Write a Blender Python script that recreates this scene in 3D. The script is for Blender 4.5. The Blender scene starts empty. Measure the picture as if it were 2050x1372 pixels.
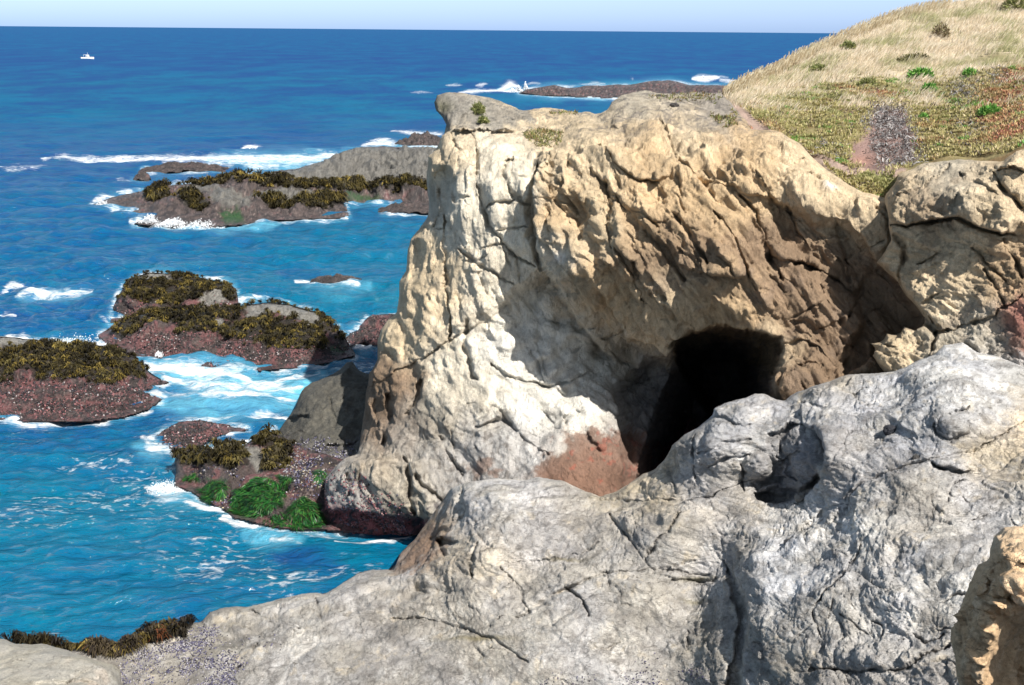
import bpy, math, random
import numpy as np
random.seed(7)
RNG = np.random.default_rng(11)
QUAL = 1.0
F32 = np.float32

# ------------------------------------------------------------------ camera
FPX, CX, CY, CAMZ = 2475.0, 1025.0, 686.0, 15.0
PITCH, ROLL = math.radians(14.18), math.radians(0.49)
cp, sp = math.cos(PITCH), math.sin(PITCH)
_r0 = np.array([1.0, 0, 0]); _u0 = np.array([0, sp, cp]); FWD = np.array([0, cp, -sp])
# horizon falls to the right: the camera is rolled counter-clockwise
RIGHT = _r0 * math.cos(ROLL) + _u0 * math.sin(ROLL)
UP = -_r0 * math.sin(ROLL) + _u0 * math.cos(ROLL)
CAM = np.array([0, 0, CAMZ])

def ray(px, py):
    px = np.asarray(px, float); py = np.asarray(py, float)
    return FWD + ((px - CX) / FPX)[..., None] * RIGHT + ((CY - py) / FPX)[..., None] * UP

def at(px, py, t):
    return CAM + ray(px, py) * np.asarray(t, float)[..., None]

def t_for_z(px, py, z):
    return (np.asarray(z, float) - CAMZ) / ray(px, py)[..., 2]

def project(P):
    d = P - CAM
    w = d @ FWD
    return CX + FPX * (d @ RIGHT) / w, CY - FPX * (d @ UP) / w

# ------------------------------------------------------------------ noise
from concurrent.futures import ThreadPoolExecutor
POOL = ThreadPoolExecutor(4)
U32 = np.uint32

def par(f):
    """run a per-point function on slices of the points in threads"""
    def g(P, *a, **k):
        P = np.asarray(P, F32); sh = P.shape[:-1]; Q = P.reshape(-1, 3); n = len(Q)
        if n < 4000: parts = [f(Q, *a, **k)]
        else:
            c = 40000; parts = list(POOL.map(lambda i: f(Q[i:i + c], *a, **k), range(0, n, c)))
        if isinstance(parts[0], tuple):
            return tuple(np.concatenate([p[j] for p in parts]).reshape(sh + parts[0][j].shape[1:]) for j in range(len(parts[0])))
        return np.concatenate(parts).reshape(sh)
    return g

def _hash(ix, iy, iz, seed):
    h = ix * U32(374761393) + iy * U32(668265263) + iz * U32(2147483647) + U32((seed * 974634777) & 0xFFFFFFFF)
    h = (h ^ (h >> U32(13))) * U32(1274126177)
    h = (h ^ (h >> U32(16))) * U32(2246822519)
    return h ^ (h >> U32(13))

def _g(h, sft): return ((h >> U32(sft)) & U32(1023)).astype(F32)

@par
def perlin(P, seed=0):
    i = np.floor(P); f = P - i; i = i.astype(np.int32).astype(U32)
    u = f * f * f * (f * (f * 6 - 15) + 10)
    out = np.zeros(len(P), F32)
    for dx in (0, 1):
        wx = u[:, 0] if dx else 1 - u[:, 0]
        for dy in (0, 1):
            wy = wx * (u[:, 1] if dy else 1 - u[:, 1])
            for dz in (0, 1):
                wz = wy * (u[:, 2] if dz else 1 - u[:, 2])
                h = _hash(i[:, 0] + U32(dx), i[:, 1] + U32(dy), i[:, 2] + U32(dz), seed)
                k = F32(1 / 511.5)
                out += wz * ((_g(h, 0) * k - 1) * (f[:, 0] - dx) + (_g(h, 10) * k - 1) * (f[:, 1] - dy) + (_g(h, 20) * k - 1) * (f[:, 2] - dz))
    return out * F32(1.3)

@par
def worley(P, seed=0, jit=0.9):
    """F1, F2, cell random (3), vector from the cell point"""
    i = np.floor(P); f = P - i; i = i.astype(np.int32).astype(U32)
    n = len(P)
    F1 = np.full(n, 9.0, F32); F2 = np.full(n, 9.0, F32); H = np.zeros(n, U32); V = np.zeros((n, 3), F32)
    k = F32(jit / 1023)
    for dx in (-1, 0, 1):
        for dy in (-1, 0, 1):
            for dz in (-1, 0, 1):
                h = _hash(i[:, 0] + U32(dx & 0xFFFFFFFF), i[:, 1] + U32(dy & 0xFFFFFFFF), i[:, 2] + U32(dz & 0xFFFFFFFF), seed)
                b = 0.5 - jit / 2
                vx = dx + b + k * _g(h, 0) - f[:, 0]; vy = dy + b + k * _g(h, 10) - f[:, 1]; vz = dz + b + k * _g(h, 20) - f[:, 2]
                d = np.sqrt(vx * vx + vy * vy + vz * vz)
                m = d < F1
                F2 = np.where(m, F1, np.minimum(F2, d))
                F1 = np.where(m, d, F1); H = np.where(m, h, H)
                V[m, 0] = vx[m]; V[m, 1] = vy[m]; V[m, 2] = vz[m]
    h2 = _hash(H, H >> U32(7), H >> U32(3), seed + 5)
    R = np.stack([_g(h2, 0), _g(h2, 10), _g(h2, 20)], -1) / F32(511.5) - 1
    return F1, F2, R, -V

def fbm(P, octaves=4, seed=0, gain=0.5, lac=2.03):
    a, s, out = 1.0, 1.0, 0
    for o in range(octaves):
        out = out + a * perlin(P * s + 13.7 * o, seed + o)
        a *= gain; s *= lac
    return out

def ridged(P, octaves=4, seed=0, gain=0.55, lac=2.1):
    a, s, out = 1.0, 1.0, 0
    for o in range(octaves):
        out = out + a * (1 - 2.2 * np.abs(perlin(P * s + 7.1 * o, seed + o)))
        a *= gain; s *= lac
    return out

@par
def pl(P, seed=0):
    """piecewise-planar noise: random heights joined by flat facets (no rounding)"""
    i = np.floor(P); f = P - i; i = i.astype(np.int32).astype(U32)
    o = np.argsort(-f, axis=1); fs = np.take_along_axis(f, o, 1)
    k = F32(1 / 511.5)
    def val(a, b, c): return _g(_hash(a, b, c, seed), 5) * k - 1
    c = [i[:, 0].copy(), i[:, 1].copy(), i[:, 2].copy()]
    out = val(*c) * (1 - fs[:, 0])
    for n in range(3):
        for ax in range(3): c[ax] = c[ax] + (o[:, n] == ax).astype(U32)
        out += val(*c) * (fs[:, n] - (fs[:, n + 1] if n < 2 else 0))
    return out

_RF = np.array([[0.80, 0.48, 0.36], [-0.60, 0.64, 0.48], [0.0, -0.60, 0.80]])
def facet(P, M, octaves=4, seed=0, gain=0.5, ridge=0.35, warp=0.18):
    """fractured rock: facets within facets, with some sharp V-shaped creases"""
    Q = np.asarray(P, F32) @ M
    Q = Q + warp * np.stack([perlin(Q * 0.9, seed + 71), perlin(Q * 0.9 + 31, seed + 72), perlin(Q * 0.9 + 57, seed + 73)], -1)
    a, out = 1.0, 0
    for n in range(octaves):
        v = pl(Q, seed + n)
        out = out + a * ((1 - ridge) * v + ridge * (1.2 - 2.4 * np.abs(pl(Q + 11.3, seed + 20 + n))))
        a *= gain; Q = (Q @ _RF) * 2.03 + 3.1
    return out

def sst(a, b, x):
    t = np.clip((x - a) / (b - a), 0, 1)
    return t * t * (3 - 2 * t)

def rot_frame(deg_xz, sx, sy, sz, yaw=0):
    """matrix: world -> (along, depth, across) with 'along' lying at deg_xz below +x in the x-z plane; scales are feature sizes"""
    a = math.radians(deg_xz)
    along = np.array([math.cos(a), 0, -math.sin(a)]); across = np.array([math.sin(a), 0, math.cos(a)]); dep = np.array([0, 1.0, 0])
    if yaw:
        y = math.radians(yaw); Rz = np.array([[math.cos(y), -math.sin(y), 0], [math.sin(y), math.cos(y), 0], [0, 0, 1]])
        along, across, dep = Rz @ along, Rz @ across, Rz @ dep
    return np.stack([along / sx, dep / sy, across / sz], 0).T

def blocks(P, M, seed, off=1.0, tilt=1.0, crack=0.6, cw=0.10, warp=0.25, dome=0.0):
    """angular joint blocks: each cell is set in or out and tilted; joints open only here and there"""
    Q = P @ M
    Q = Q + warp * np.stack([perlin(Q * 1.3, seed + 21), perlin(Q * 1.3 + 31, seed + 22), perlin(Q * 1.3 + 57, seed + 23)], -1)
    F1, F2, R, V = worley(Q, seed)
    e = F2 - F1
    op = sst(-0.15, 0.35, perlin(Q * 0.6 + 80, seed + 24))
    return off * R[..., 0] * 0.5 * sst(0, 0.08, e) + tilt * (V * R[..., ::-1]).sum(-1) - crack * op * (1 - sst(0, cw, e)) + dome * np.minimum(e, 0.5)

def chips(P, k=1.0, seed=900):
    """small angular flakes, rough in places and worn in others"""
    m = 0.35 + 0.65 * sst(-0.25, 0.30, perlin(P * 0.8, seed))
    return k * m * 0.045 * facet(P, rot_frame(40, 0.42, 0.3, 0.2), 3, seed + 1, 0.55, 0.4) + 0.004 * k * perlin(P * 22, seed + 3)

def flakes(P, M, n, seed):
    """spalled layers: noise cut into steps with sharp little risers"""
    v = fbm(P @ M, 4, seed, 0.5) * n
    f = np.floor(v); return f + sst(0.0, 0.22, v - f) - v * 0.6

def tone(P, M, seed, amt, edge=0.0):
    """each joint block has its own shade of stone; optional darker line along its joints"""
    Q = P @ M; Q = Q + 0.2 * np.stack([perlin(Q * 1.3, seed + 21), perlin(Q * 1.3 + 31, seed + 22), perlin(Q * 1.3 + 57, seed + 23)], -1)
    F1, F2, R, V = worley(Q, seed)
    return (1 + amt * R[..., 1] * sst(0, 0.1, F2 - F1) - edge * (1 - sst(0, 0.07, F2 - F1)) * sst(-.1, .3, perlin(Q * .7 + 5, seed + 3)))[..., None]

# ------------------------------------------------------------------ pixel-plane helpers
def seg_dist(px, py, pts, closed):
    pts = np.asarray(pts, float)
    A = pts; B = np.roll(pts, -1, 0)
    if not closed: A, B = pts[:-1], pts[1:]
    best = np.full(px.shape, 1e9); nx = np.zeros(px.shape); ny = np.zeros(px.shape); sg = np.zeros(px.shape); tt = np.zeros(px.shape)
    for k, (a, b) in enumerate(zip(A, B)):
        d = b - a; L = (d * d).sum() + 1e-9
        t = np.clip(((px - a[0]) * d[0] + (py - a[1]) * d[1]) / L, 0, 1)
        qx = a[0] + t * d[0]; qy = a[1] + t * d[1]
        dd = np.hypot(px - qx, py - qy)
        m = dd < best
        best = np.where(m, dd, best); nx = np.where(m, qx, nx); ny = np.where(m, qy, ny)
        sg = np.where(m, np.sign(d[0] * (py - a[1]) - d[1] * (px - a[0])), sg)   # + : right-hand side on screen
        tt = np.where(m, (k + t) / len(A), tt)
    return best, nx, ny, sg, tt

def inside(px, py, pts):
    pts = np.asarray(pts, float); c = np.zeros(px.shape, bool)
    x0, y0 = pts[-1]
    for x1, y1 in pts:
        m = (y1 > py) != (y0 > py)
        with np.errstate(divide='ignore', invalid='ignore'):
            xi = (x0 - x1) * (py - y1) / (y0 - y1 + 1e-12) + x1
        c ^= m & (px < xi)
        x0, y0 = x1, y1
    return c

def sdist(px, py, pts):
    d, nx, ny, _, _ = seg_dist(px, py, pts, True)
    return np.where(inside(px, py, pts), d, -d), nx, ny

def tps(cps, gx, gy, smooth=1e-3):
    c = np.array([(a[0], a[1]) for a in cps], float) / 1000; v = np.array([a[2] for a in cps], float)
    n = len(c)
    def U(r2): return np.where(r2 > 0, r2 * np.log(r2 + 1e-20), 0)
    d2 = ((c[:, None] - c[None]) ** 2).sum(-1)
    K = U(d2) + smooth * np.eye(n)
    Pm = np.hstack([np.ones((n, 1)), c])
    A = np.block([[K, Pm], [Pm.T, np.zeros((3, 3))]])
    w = np.linalg.solve(A, np.concatenate([v, np.zeros(3)]))
    x = gx.ravel() / 1000; y = gy.ravel() / 1000
    out = w[n] + w[n + 1] * x + w[n + 2] * y
    for k in range(n):
        out = out + w[k] * U((x - c[k, 0]) ** 2 + (y - c[k, 1]) ** 2)
    return out.reshape(gx.shape)

def tps_grid(cps, X, Y, smooth=1e-3):
    xs = np.arange(X.min() - 10, X.max() + 20, 10.0); ys = np.arange(Y.min() - 10, Y.max() + 20, 10.0)
    gx, gy = np.meshgrid(xs, ys)
    G = tps(cps, gx, gy, smooth)
    u = (X - xs[0]) / 10; v = (Y - ys[0]) / 10
    i = np.clip(u.astype(int), 0, len(xs) - 2); j = np.clip(v.astype(int), 0, len(ys) - 2)
    a = u - i; b = v - j
    return (G[j, i] * (1 - a) + G[j, i + 1] * a) * (1 - b) + (G[j + 1, i] * (1 - a) + G[j + 1, i + 1] * a) * b

def gauss_cols(px, py, cps):
    """blend colour control points (px, py, radius, rgb)"""
    W = np.zeros(px.shape); C = np.zeros(px.shape + (3,))
    for x, y, s, c in cps:
        w = np.exp(-((px - x) ** 2 + (py - y) ** 2) / (s * s)) + 1e-9 / (1 + (px - x) ** 2 + (py - y) ** 2)
        W += w; C += w[..., None] * np.array(c)
    return C / W[..., None]

def lin(r, g, b, k=1.0):
    f = lambda v: ((v / 255 + 0.055) / 1.055) ** 2.4 if v > 10 else v / 255 / 12.92
    return (f(r) * k, f(g) * k, f(b) * k)

def mixc(C, m, c):
    return C * (1 - m[..., None]) + m[..., None] * np.array(c)

# ------------------------------------------------------------------ blender helpers
SC = bpy.context.scene
COL = SC.collection

def link(name, me, mat=None, parent=None, label=None, cat=None, group=None, kind=None, smooth=True):
    o = bpy.data.objects.new(name, me); COL.objects.link(o)
    if mat and me is not None: me.materials.append(mat)
    if parent: o.parent = parent
    if label: o['label'] = label
    if cat: o['category'] = cat
    if group: o['group'] = group
    if kind: o['kind'] = kind
    if smooth and me is not None: me.polygons.foreach_set('use_smooth', np.ones(len(me.polygons), bool))
    return o

def mesh_np(name, V, Fc, cols=None, attrs=None):
    """V (n,3); Fc (m,k) index array, all faces of k corners"""
    me = bpy.data.meshes.new(name)
    n, m, k = len(V), len(Fc), Fc.shape[1]
    me.vertices.add(n); me.vertices.foreach_set('co', np.asarray(V, F32).ravel())
    me.loops.add(m * k); me.loops.foreach_set('vertex_index', np.asarray(Fc, np.int32).ravel())
    me.polygons.add(m); me.polygons.foreach_set('loop_start', np.arange(0, m * k, k, dtype=np.int32))
    me.polygons.foreach_set('loop_total', np.full(m, k, np.int32))
    if cols is not None:
        a = me.color_attributes.new('Col', 'FLOAT_COLOR', 'POINT')
        a.data.foreach_set('color', np.concatenate([cols, np.ones((n, 1))], 1).astype(F32).ravel())
    for kk, v in (attrs or {}).items():
        a = me.attributes.new(kk, 'FLOAT', 'POINT'); a.data.foreach_set('value', np.asarray(v, F32).ravel())
    me.update(); me.validate()
    return me

def blur2(G, it):
    for _ in range(it):
        Pd = np.pad(G, ((1, 1), (1, 1)) + ((0, 0),) * (G.ndim - 2), mode='edge')
        G = (Pd[:-2, 1:-1] + Pd[2:, 1:-1] + Pd[1:-1, :-2] + Pd[1:-1, 2:] + 2 * G) / 6
    return G

def normals_of(P):
    du = np.gradient(P, axis=1); dv = np.gradient(P, axis=0)
    n = np.cross(du, dv)
    n /= np.linalg.norm(n, axis=-1, keepdims=True) + 1e-12
    s = np.sign((n * (P - CAM)).sum(-1, keepdims=True)); s[s == 0] = 1
    return -n * s

class Sheet:
    """A body of rock or soil: its visible side follows measured points in space, its rim turns away
    into the depth (real thickness), and rock relief is cut along the surface normals."""
    def __init__(s, outline, cps, step=2.0, z_cps=False, round_w=26, round_r=0.7, feats=(), relief=None, colour=None,
                 back=0.35, nb=7, jag=3.0, seed=1, smooth=1e-3, blur=3, sea=False):
        o = np.array(outline, float)
        m = step * nb
        xs = np.arange(o[:, 0].min() - m, o[:, 0].max() + m + step, step)
        ys = np.arange(o[:, 1].min() - m, o[:, 1].max() + m + step, step)
        X, Y = np.meshgrid(xs, ys)
        s.xs, s.ys, s.step = xs, ys, step
        jq = np.stack([X / 38, Y / 38, np.full(X.shape, seed * 3.3)], -1)
        jx = jag * fbm(jq, 3, seed); jy = jag * fbm(jq + 50, 3, seed + 9)
        d, nx, ny = sdist(X + jx, Y + jy, o)
        nx, ny = nx - jx, ny - jy
        out = d < 0
        U = np.where(out, nx, X); Vv = np.where(out, ny, Y)
        if z_cps:
            c2 = [(a, b, 1.0 / float(t_for_z(a, b, z))) for a, b, z in cps]
        else:
            c2 = [(a, b, 1.0 / t) for a, b, t in cps]
        it = tps_grid(c2, U, Vv, smooth)
        t = 1.0 / it
        di = np.maximum(d, 0)
        # features shift the surface toward (+) or away from (-) the camera, in metres
        wq = np.stack([U / 30, Vv / 30, np.full(U.shape, 3.0 + seed)], -1)
        wx = U + 5 * fbm(wq * 1.3, 4, seed + 40, 0.6); wy = Vv + 5 * fbm(wq * 1.3 + 20, 4, seed + 50, 0.6); dm = np.clip(0.75 + 0.9 * perlin(wq * 1.1 + 60, seed + 60), 0.15, 1.3)
        def box(pts, m):
            p = np.array(pts, float)
            j0, j1 = np.searchsorted(ys, [p[:, 1].min() - m, p[:, 1].max() + m]); i0, i1 = np.searchsorted(xs, [p[:, 0].min() - m, p[:, 0].max() + m])
            return slice(j0, j1), slice(i0, i1)
        T, WX, WY, DM = t, wx, wy, dm
        for f in feats:
            k = f[0]
            if k in ('crack', 'ledge', 'recess'): sl = box(f[1], {'crack': 3 * f[2] + 16 if k == 'crack' else 0, 'ledge': min(4 * f[3], 600) + 16 if k == 'ledge' else 0, 'recess': 16}[k])
            else: sl = box([(f[1], f[2])], 2.6 * max(f[3], f[4]) + 16)
            t, wx, wy, dm = T[sl], WX[sl], WY[sl], DM[sl]
            if t.size == 0: continue
            if k == 'crack':
                _, pts, w, dep = f
                dd, _, _, _, tt = seg_dist(wx, wy, pts, False)
                w2 = w * (0.55 + 0.9 * np.sin(np.clip(tt, 0, 1) * math.pi))
                w2 = 0.6 * w2 * (0.55 + 0.45 * dm); t = t + 0.8 * dep * dm * np.clip(1 - dd / (1.9 * w2), 0, 1) ** 1.3
            elif k == 'ledge':      # right-hand side of the line (screen) stands proud by h and fades over L pixels
                _, pts, h, L = f
                dd, _, _, sg, tt = seg_dist(wx, wy, pts, False)
                en = np.minimum(1, np.minimum(tt, 1 - tt) * 6 + 0.0)
                t = t - h * (0.4 + 0.6 * np.minimum(dm, 1.2)) * en * sst(-2.0, 2.0, dd * sg) * np.exp(-dd / L)
            elif k == 'bump':
                _, x, y, rx, ry, ang, h = f
                a = math.radians(ang); ux = (wx - x) * math.cos(a) + (wy - y) * math.sin(a); uy = -(wx - x) * math.sin(a) + (wy - y) * math.cos(a)
                r2 = (ux / rx) ** 2 + (uy / ry) ** 2
                t = t - 0.8 * h * np.clip(1.15 * (1 - r2 ** .8), 0, 1)
            elif k == 'soft':
                _, x, y, rx, ry, ang, h = f
                a = math.radians(ang); ux = (wx - x) * math.cos(a) + (wy - y) * math.sin(a); uy = -(wx - x) * math.sin(a) + (wy - y) * math.cos(a)
                t = t - h * np.exp(-((ux / rx) ** 2 + (uy / ry) ** 2))
            elif k == 'recess':
                _, pts, h, w = f
                dd, _, _ = sdist(wx, wy, pts)
                t = t + h * np.clip(dd / w, 0, 1)
            T[sl] = t
        t = T
        if round_w:
            q = np.clip(1 - di / round_w, 0, 1)
            wr = np.clip(1.1 - 1.3 * (ny - Y) / np.maximum(d, 0.5), 0, 1) if sea else 1.0
            t = t + wr * round_r * (1 - np.sqrt(1 - 0.97 * q * q))
        if sea: t = np.where(out, t, np.minimum(t, t_for_z(U, Vv, 0.04)))
        do = np.maximum(-d, 0) / step
        below = (out & (Y > ny + 0.3 * np.abs(nx - X))) if sea else np.zeros(X.shape, bool)
        t = t + np.where(below, 0.02, back) * do ** 1.4
        P = at(U, Vv, t)
        P0 = at(U, Vv, 1.0 / it); N = normals_of(blur2(P0, 6)) * 2 + blur2(normals_of(blur2(P, 10)), 8); N = blur2(N, 12)
        vd = P - CAM; vd /= np.linalg.norm(vd, axis=-1, keepdims=True); N = N - 0.8 * vd
        N /= np.linalg.norm(N, axis=-1, keepdims=True)
        s.N0 = N
        if relief is not None:
            vw = P - CAM; vw /= np.linalg.norm(vw, axis=-1, keepdims=True)
            N1 = blur2(normals_of(blur2(P, 2)), 2); face = np.clip(np.minimum(np.abs((N * vw).sum(-1)) * 2.4, np.abs((N1 * vw).sum(-1)) * 3.0 - 0.15), 0.30, 1); face = blur2(face, 3)
            face = face * np.where(out, 0.35, 0.35 + 0.65 * np.clip(di / 10, 0, 1))
            if sea: face = face * np.where(below, 0.5, 1) * (0.45 + 0.55 * sst(0.0, 0.5, P[..., 2]))
            P = P + N * (relief(P, U, Vv, di) * face)[..., None]
        P[..., 2] -= np.where(below, 0.14 * do, 0)
        s.P, s.U, s.V, s.d = P, U, Vv, d
        s.N = normals_of(P)
        s.C = colour(P, U, Vv, s.N, di) if colour is not None else None
        ok = d > -m
        q = ok[:-1, :-1] & ok[1:, :-1] & ok[:-1, 1:] & ok[1:, 1:]
        idx = np.arange(X.size).reshape(X.shape)
        Fc = np.stack([idx[1:, :-1][q], idx[1:, 1:][q], idx[:-1, 1:][q], idx[:-1, :-1][q]], 1)
        used = np.zeros(X.size, bool); used[Fc.ravel()] = True
        remap = np.cumsum(used) - 1
        s.mesh_args = (P.reshape(-1, 3)[used], remap[Fc], None if s.C is None else s.C.reshape(-1, 3)[used])
    def mesh(s, name):
        return mesh_np(name, *s.mesh_args)
    def look(s, px, py):
        i = np.clip(((px - s.xs[0]) / s.step).astype(int), 0, len(s.xs) - 1); j = np.clip(((py - s.ys[0]) / s.step).astype(int), 0, len(s.ys) - 1)
        return s.P[j, i], s.N[j, i], s.d[j, i]

# ------------------------------------------------------------------ materials
def newmat(name):
    m = bpy.data.materials.new(name); m.use_nodes = True
    nt = m.node_tree; nt.nodes.clear()
    out = nt.nodes.new('ShaderNodeOutputMaterial'); bs = nt.nodes.new('ShaderNodeBsdfPrincipled')
    nt.links.new(bs.outputs[0], out.inputs[0])
    return m, nt, bs

class NB:
    def __init__(s, nt): s.nt = nt
    def n(s, t, **kw):
        x = s.nt.nodes.new(t)
        for k, v in kw.items():
            if k == 'inp':
                for a, b in v.items():
                    if isinstance(b, bpy.types.NodeSocket): s.nt.links.new(b, x.inputs[a])
                    else: x.inputs[a].default_value = b
            else: setattr(x, k, v)
        return x
    def math(s, op, a, b=0.0, c=0.0, clamp=False):
        x = s.n('ShaderNodeMath', operation=op, use_clamp=clamp, inp={0: a, 1: b, 2: c}); return x.outputs[0]
    def mix(s, f, a, b, bt='MIX'):
        x = s.n('ShaderNodeMix', data_type='RGBA', blend_type=bt); 
        for k, v in ((0, f), (6, a), (7, b)):
            if isinstance(v, bpy.types.NodeSocket): s.nt.links.new(v, x.inputs[k])
            else: x.inputs[k].default_value = v if k == 0 or len(v) == 4 else (*v, 1)
        return x.outputs[2]
    def ramp(s, f, stops):
        x = s.n('ShaderNodeMapRange', clamp=True, inp={0: f, 1: stops[0], 2: stops[1], 3: stops[2], 4: stops[3]}); return x.outputs[0]
    def noise(s, co, scale, detail=4, rough=0.55, dist=0.0):
        return s.n('ShaderNodeTexNoise', inp={'Vector': co, 'Scale': scale, 'Detail': detail, 'Roughness': rough, 'Distortion': dist})

def rock_material(name, scale=1.0, ang=(0, 0, 0), stretch=(1, 1, 2.5), mott=0.35, bump=0.05, crack=0.5, rough=0.9, spec=0.25, speck=0.0, fleck=0.3, tint=((1, 1, 1), (1, 1, 1))):
    m, nt, bs = newmat(name); b = NB(nt)
    co = b.n('ShaderNodeTexCoord').outputs['Object']
    mp = b.n('ShaderNodeMapping', inp={'Vector': co, 'Rotation': ang, 'Scale': [q * scale for q in stretch]}).outputs[0]
    col = b.n('ShaderNodeAttribute', attribute_name='Col').outputs['Color']
    n1 = b.noise(mp, 1.1, 7, 0.62, 0.6)
    n2 = b.noise(mp, 6.0, 6, 0.65, 0.3)
    n3 = b.noise(co, 38.0 * scale, 3, 0.6)
    v = b.math('ADD', b.ramp(n1.outputs[0], (0.25, 0.75, -mott, mott)), b.ramp(n2.outputs[0], (0.3, 0.7, -mott * .6, mott * .6)))
    v = b.math('ADD', v, b.ramp(n3.outputs[0], (0.3, 0.7, -mott * .8, mott * .8)))
    gain = b.math('ADD', v, 1.0)
    c = b.mix(1.0, col, b.n('ShaderNodeCombineColor', inp={0: gain, 1: gain, 2: gain}).outputs[0], 'MULTIPLY')
    tn = b.ramp(b.noise(co, 0.9 * scale, 3, 0.5).outputs[0], (0.38, 0.62, 0, 1))
    c = b.mix(1.0, c, b.mix(tn, tint[0], tint[1]), 'MULTIPLY')
    # thin fracture lines
    wv = b.n('ShaderNodeVectorMath', operation='MULTIPLY_ADD', inp={0: n1.outputs['Color'], 1: (0.9, 0.9, 0.9), 2: mp}).outputs[0]
    vo = b.n('ShaderNodeTexVoronoi', feature='DISTANCE_TO_EDGE', inp={'Vector': wv, 'Scale': 1.15, 'Randomness': 1.0}).outputs['Distance']
    vo2 = b.n('ShaderNodeTexVoronoi', feature='DISTANCE_TO_EDGE', inp={'Vector': wv, 'Scale': 3.4, 'Randomness': 1.0}).outputs['Distance']
    k1 = b.math('MULTIPLY', b.ramp(vo, (0.0, 0.030, 1, 0)), b.ramp(n2.outputs[0], (0.42, 0.58, 0, 1)))
    k2 = b.math('MULTIPLY', b.ramp(vo2, (0.0, 0.045, 1, 0)), b.ramp(n1.outputs[0], (0.45, 0.6, 0, 0.8)))
    kk = b.math('MULTIPLY', b.math('MAXIMUM', k1, k2), crack)
    # fracture lines coloured darker than the rock around them
    c = b.mix(b.math('MULTIPLY', kk, 0.55), c, (0.10, 0.085, 0.07))
    if speck:
        sv = b.n('ShaderNodeTexVoronoi', inp={'Vector': co, 'Scale': 14.0, 'Randomness': 1.0})
        sp_ = b.math('MULTIPLY', b.ramp(sv.outputs['Distance'], (0.0, 0.33, 1, 0)), b.ramp(n2.outputs[0], (0.47, 0.6, 0, 1)))
        c = b.mix(b.math('MULTIPLY', sp_, speck), c, (0.55, 0.52, 0.5))
    nt.links.new(c, bs.inputs['Base Color'])
    bs.inputs['Roughness'].default_value = rough
    bs.inputs['Specular IOR Level'].default_value = spec
    rn = b.n('ShaderNodeTexNoise', noise_type='RIDGED_MULTIFRACTAL', inp={'Vector': mp, 'Scale': 3.2, 'Detail': 7, 'Roughness': 0.62, 'Distortion': 0.5}).outputs[0]
    fl = b.math('MULTIPLY', b.ramp(b.noise(co, 21.0 * scale, 5, 0.7).outputs[0], (0.56, 0.66, 0, 1)), b.ramp(n1.outputs[0], (0.42, 0.62, 0, 1)))
    c = b.mix(b.math('MULTIPLY', fl, fleck), c, (0.09, 0.08, 0.075)); nt.links.new(c, bs.inputs['Base Color'])
    h = b.math('ADD', b.math('MULTIPLY', n2.outputs[0], 1.1), b.math('MULTIPLY', n3.outputs[0], 0.55))
    h = b.math('ADD', h, b.math('MULTIPLY', rn, -0.7))
    # hairline joints and the hollows of the grain, both coloured darker
    vo3 = b.n('ShaderNodeTexVoronoi', feature='DISTANCE_TO_EDGE', inp={'Vector': wv, 'Scale': 7.5, 'Randomness': 1.0}).outputs['Distance']
    k3 = b.math('MULTIPLY', b.ramp(vo3, (0.0, 0.05, 1, 0)), b.ramp(n2.outputs[0], (0.50, 0.62, 0, 1)))
    gr = b.math('MULTIPLY', b.ramp(rn, (0.75, 1.25, 0, 1)), b.ramp(n2.outputs[0], (0.40, 0.60, 0.1, 1)))
    c = b.mix(b.math('MULTIPLY', b.math('MAXIMUM', k3, gr), fleck * .75), c, (0.11, 0.095, 0.085)); nt.links.new(c, bs.inputs['Base Color'])
    h = b.math('ADD', h, b.math('MULTIPLY', k3, -0.35))
    h = b.math('ADD', h, b.math('MULTIPLY', kk, -0.5))
    bp = b.n('ShaderNodeBump', inp={'Strength': 1.0, 'Distance': bump, 'Height': h})
    nt.links.new(bp.outputs[0], bs.inputs['Normal'])
    return m

def col_material(name, rough=0.7, spec=0.3, trans=0.0, var=0.0):
    m, nt, bs = newmat(name); b = NB(nt)
    col = b.n('ShaderNodeAttribute', attribute_name='Col').outputs['Color']
    if var:
        co = b.n('ShaderNodeTexCoord').outputs['Object']
        g = b.ramp(b.noise(co, 5, 4).outputs[0], (0.3, 0.7, 1 - var, 1 + var))
        col = b.mix(1.0, col, b.n('ShaderNodeCombineColor', inp={0: g, 1: g, 2: g}).outputs[0], 'MULTIPLY')
    nt.links.new(col, bs.inputs['Base Color'])
    bs.inputs['Roughness'].default_value = rough; bs.inputs['Specular IOR Level'].default_value = spec
    if trans:
        tr = b.n('ShaderNodeBsdfTranslucent', inp={'Color': col}); mx = b.n('ShaderNodeMixShader', inp={0: trans, 1: bs.outputs[0], 2: tr.outputs[0]})
        nt.links.new(mx.outputs[0], nt.nodes['Material Output'].inputs[0])
    return m

def plain(name, c, rough=0.5, spec=0.4):
    m, nt, bs = newmat(name); b = NB(nt)
    co = b.n('ShaderNodeTexCoord').outputs['Object']
    g = b.ramp(b.noise(co, 2.0, 4).outputs[0], (0.3, 0.7, 0.9, 1.05))
    nt.links.new(b.mix(1.0, c, b.n('ShaderNodeCombineColor', inp={0: g, 1: g, 2: g}).outputs[0], 'MULTIPLY'), bs.inputs['Base Color'])
    bs.inputs['Roughness'].default_value = rough; bs.inputs['Specular IOR Level'].default_value = spec
    return m

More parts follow.
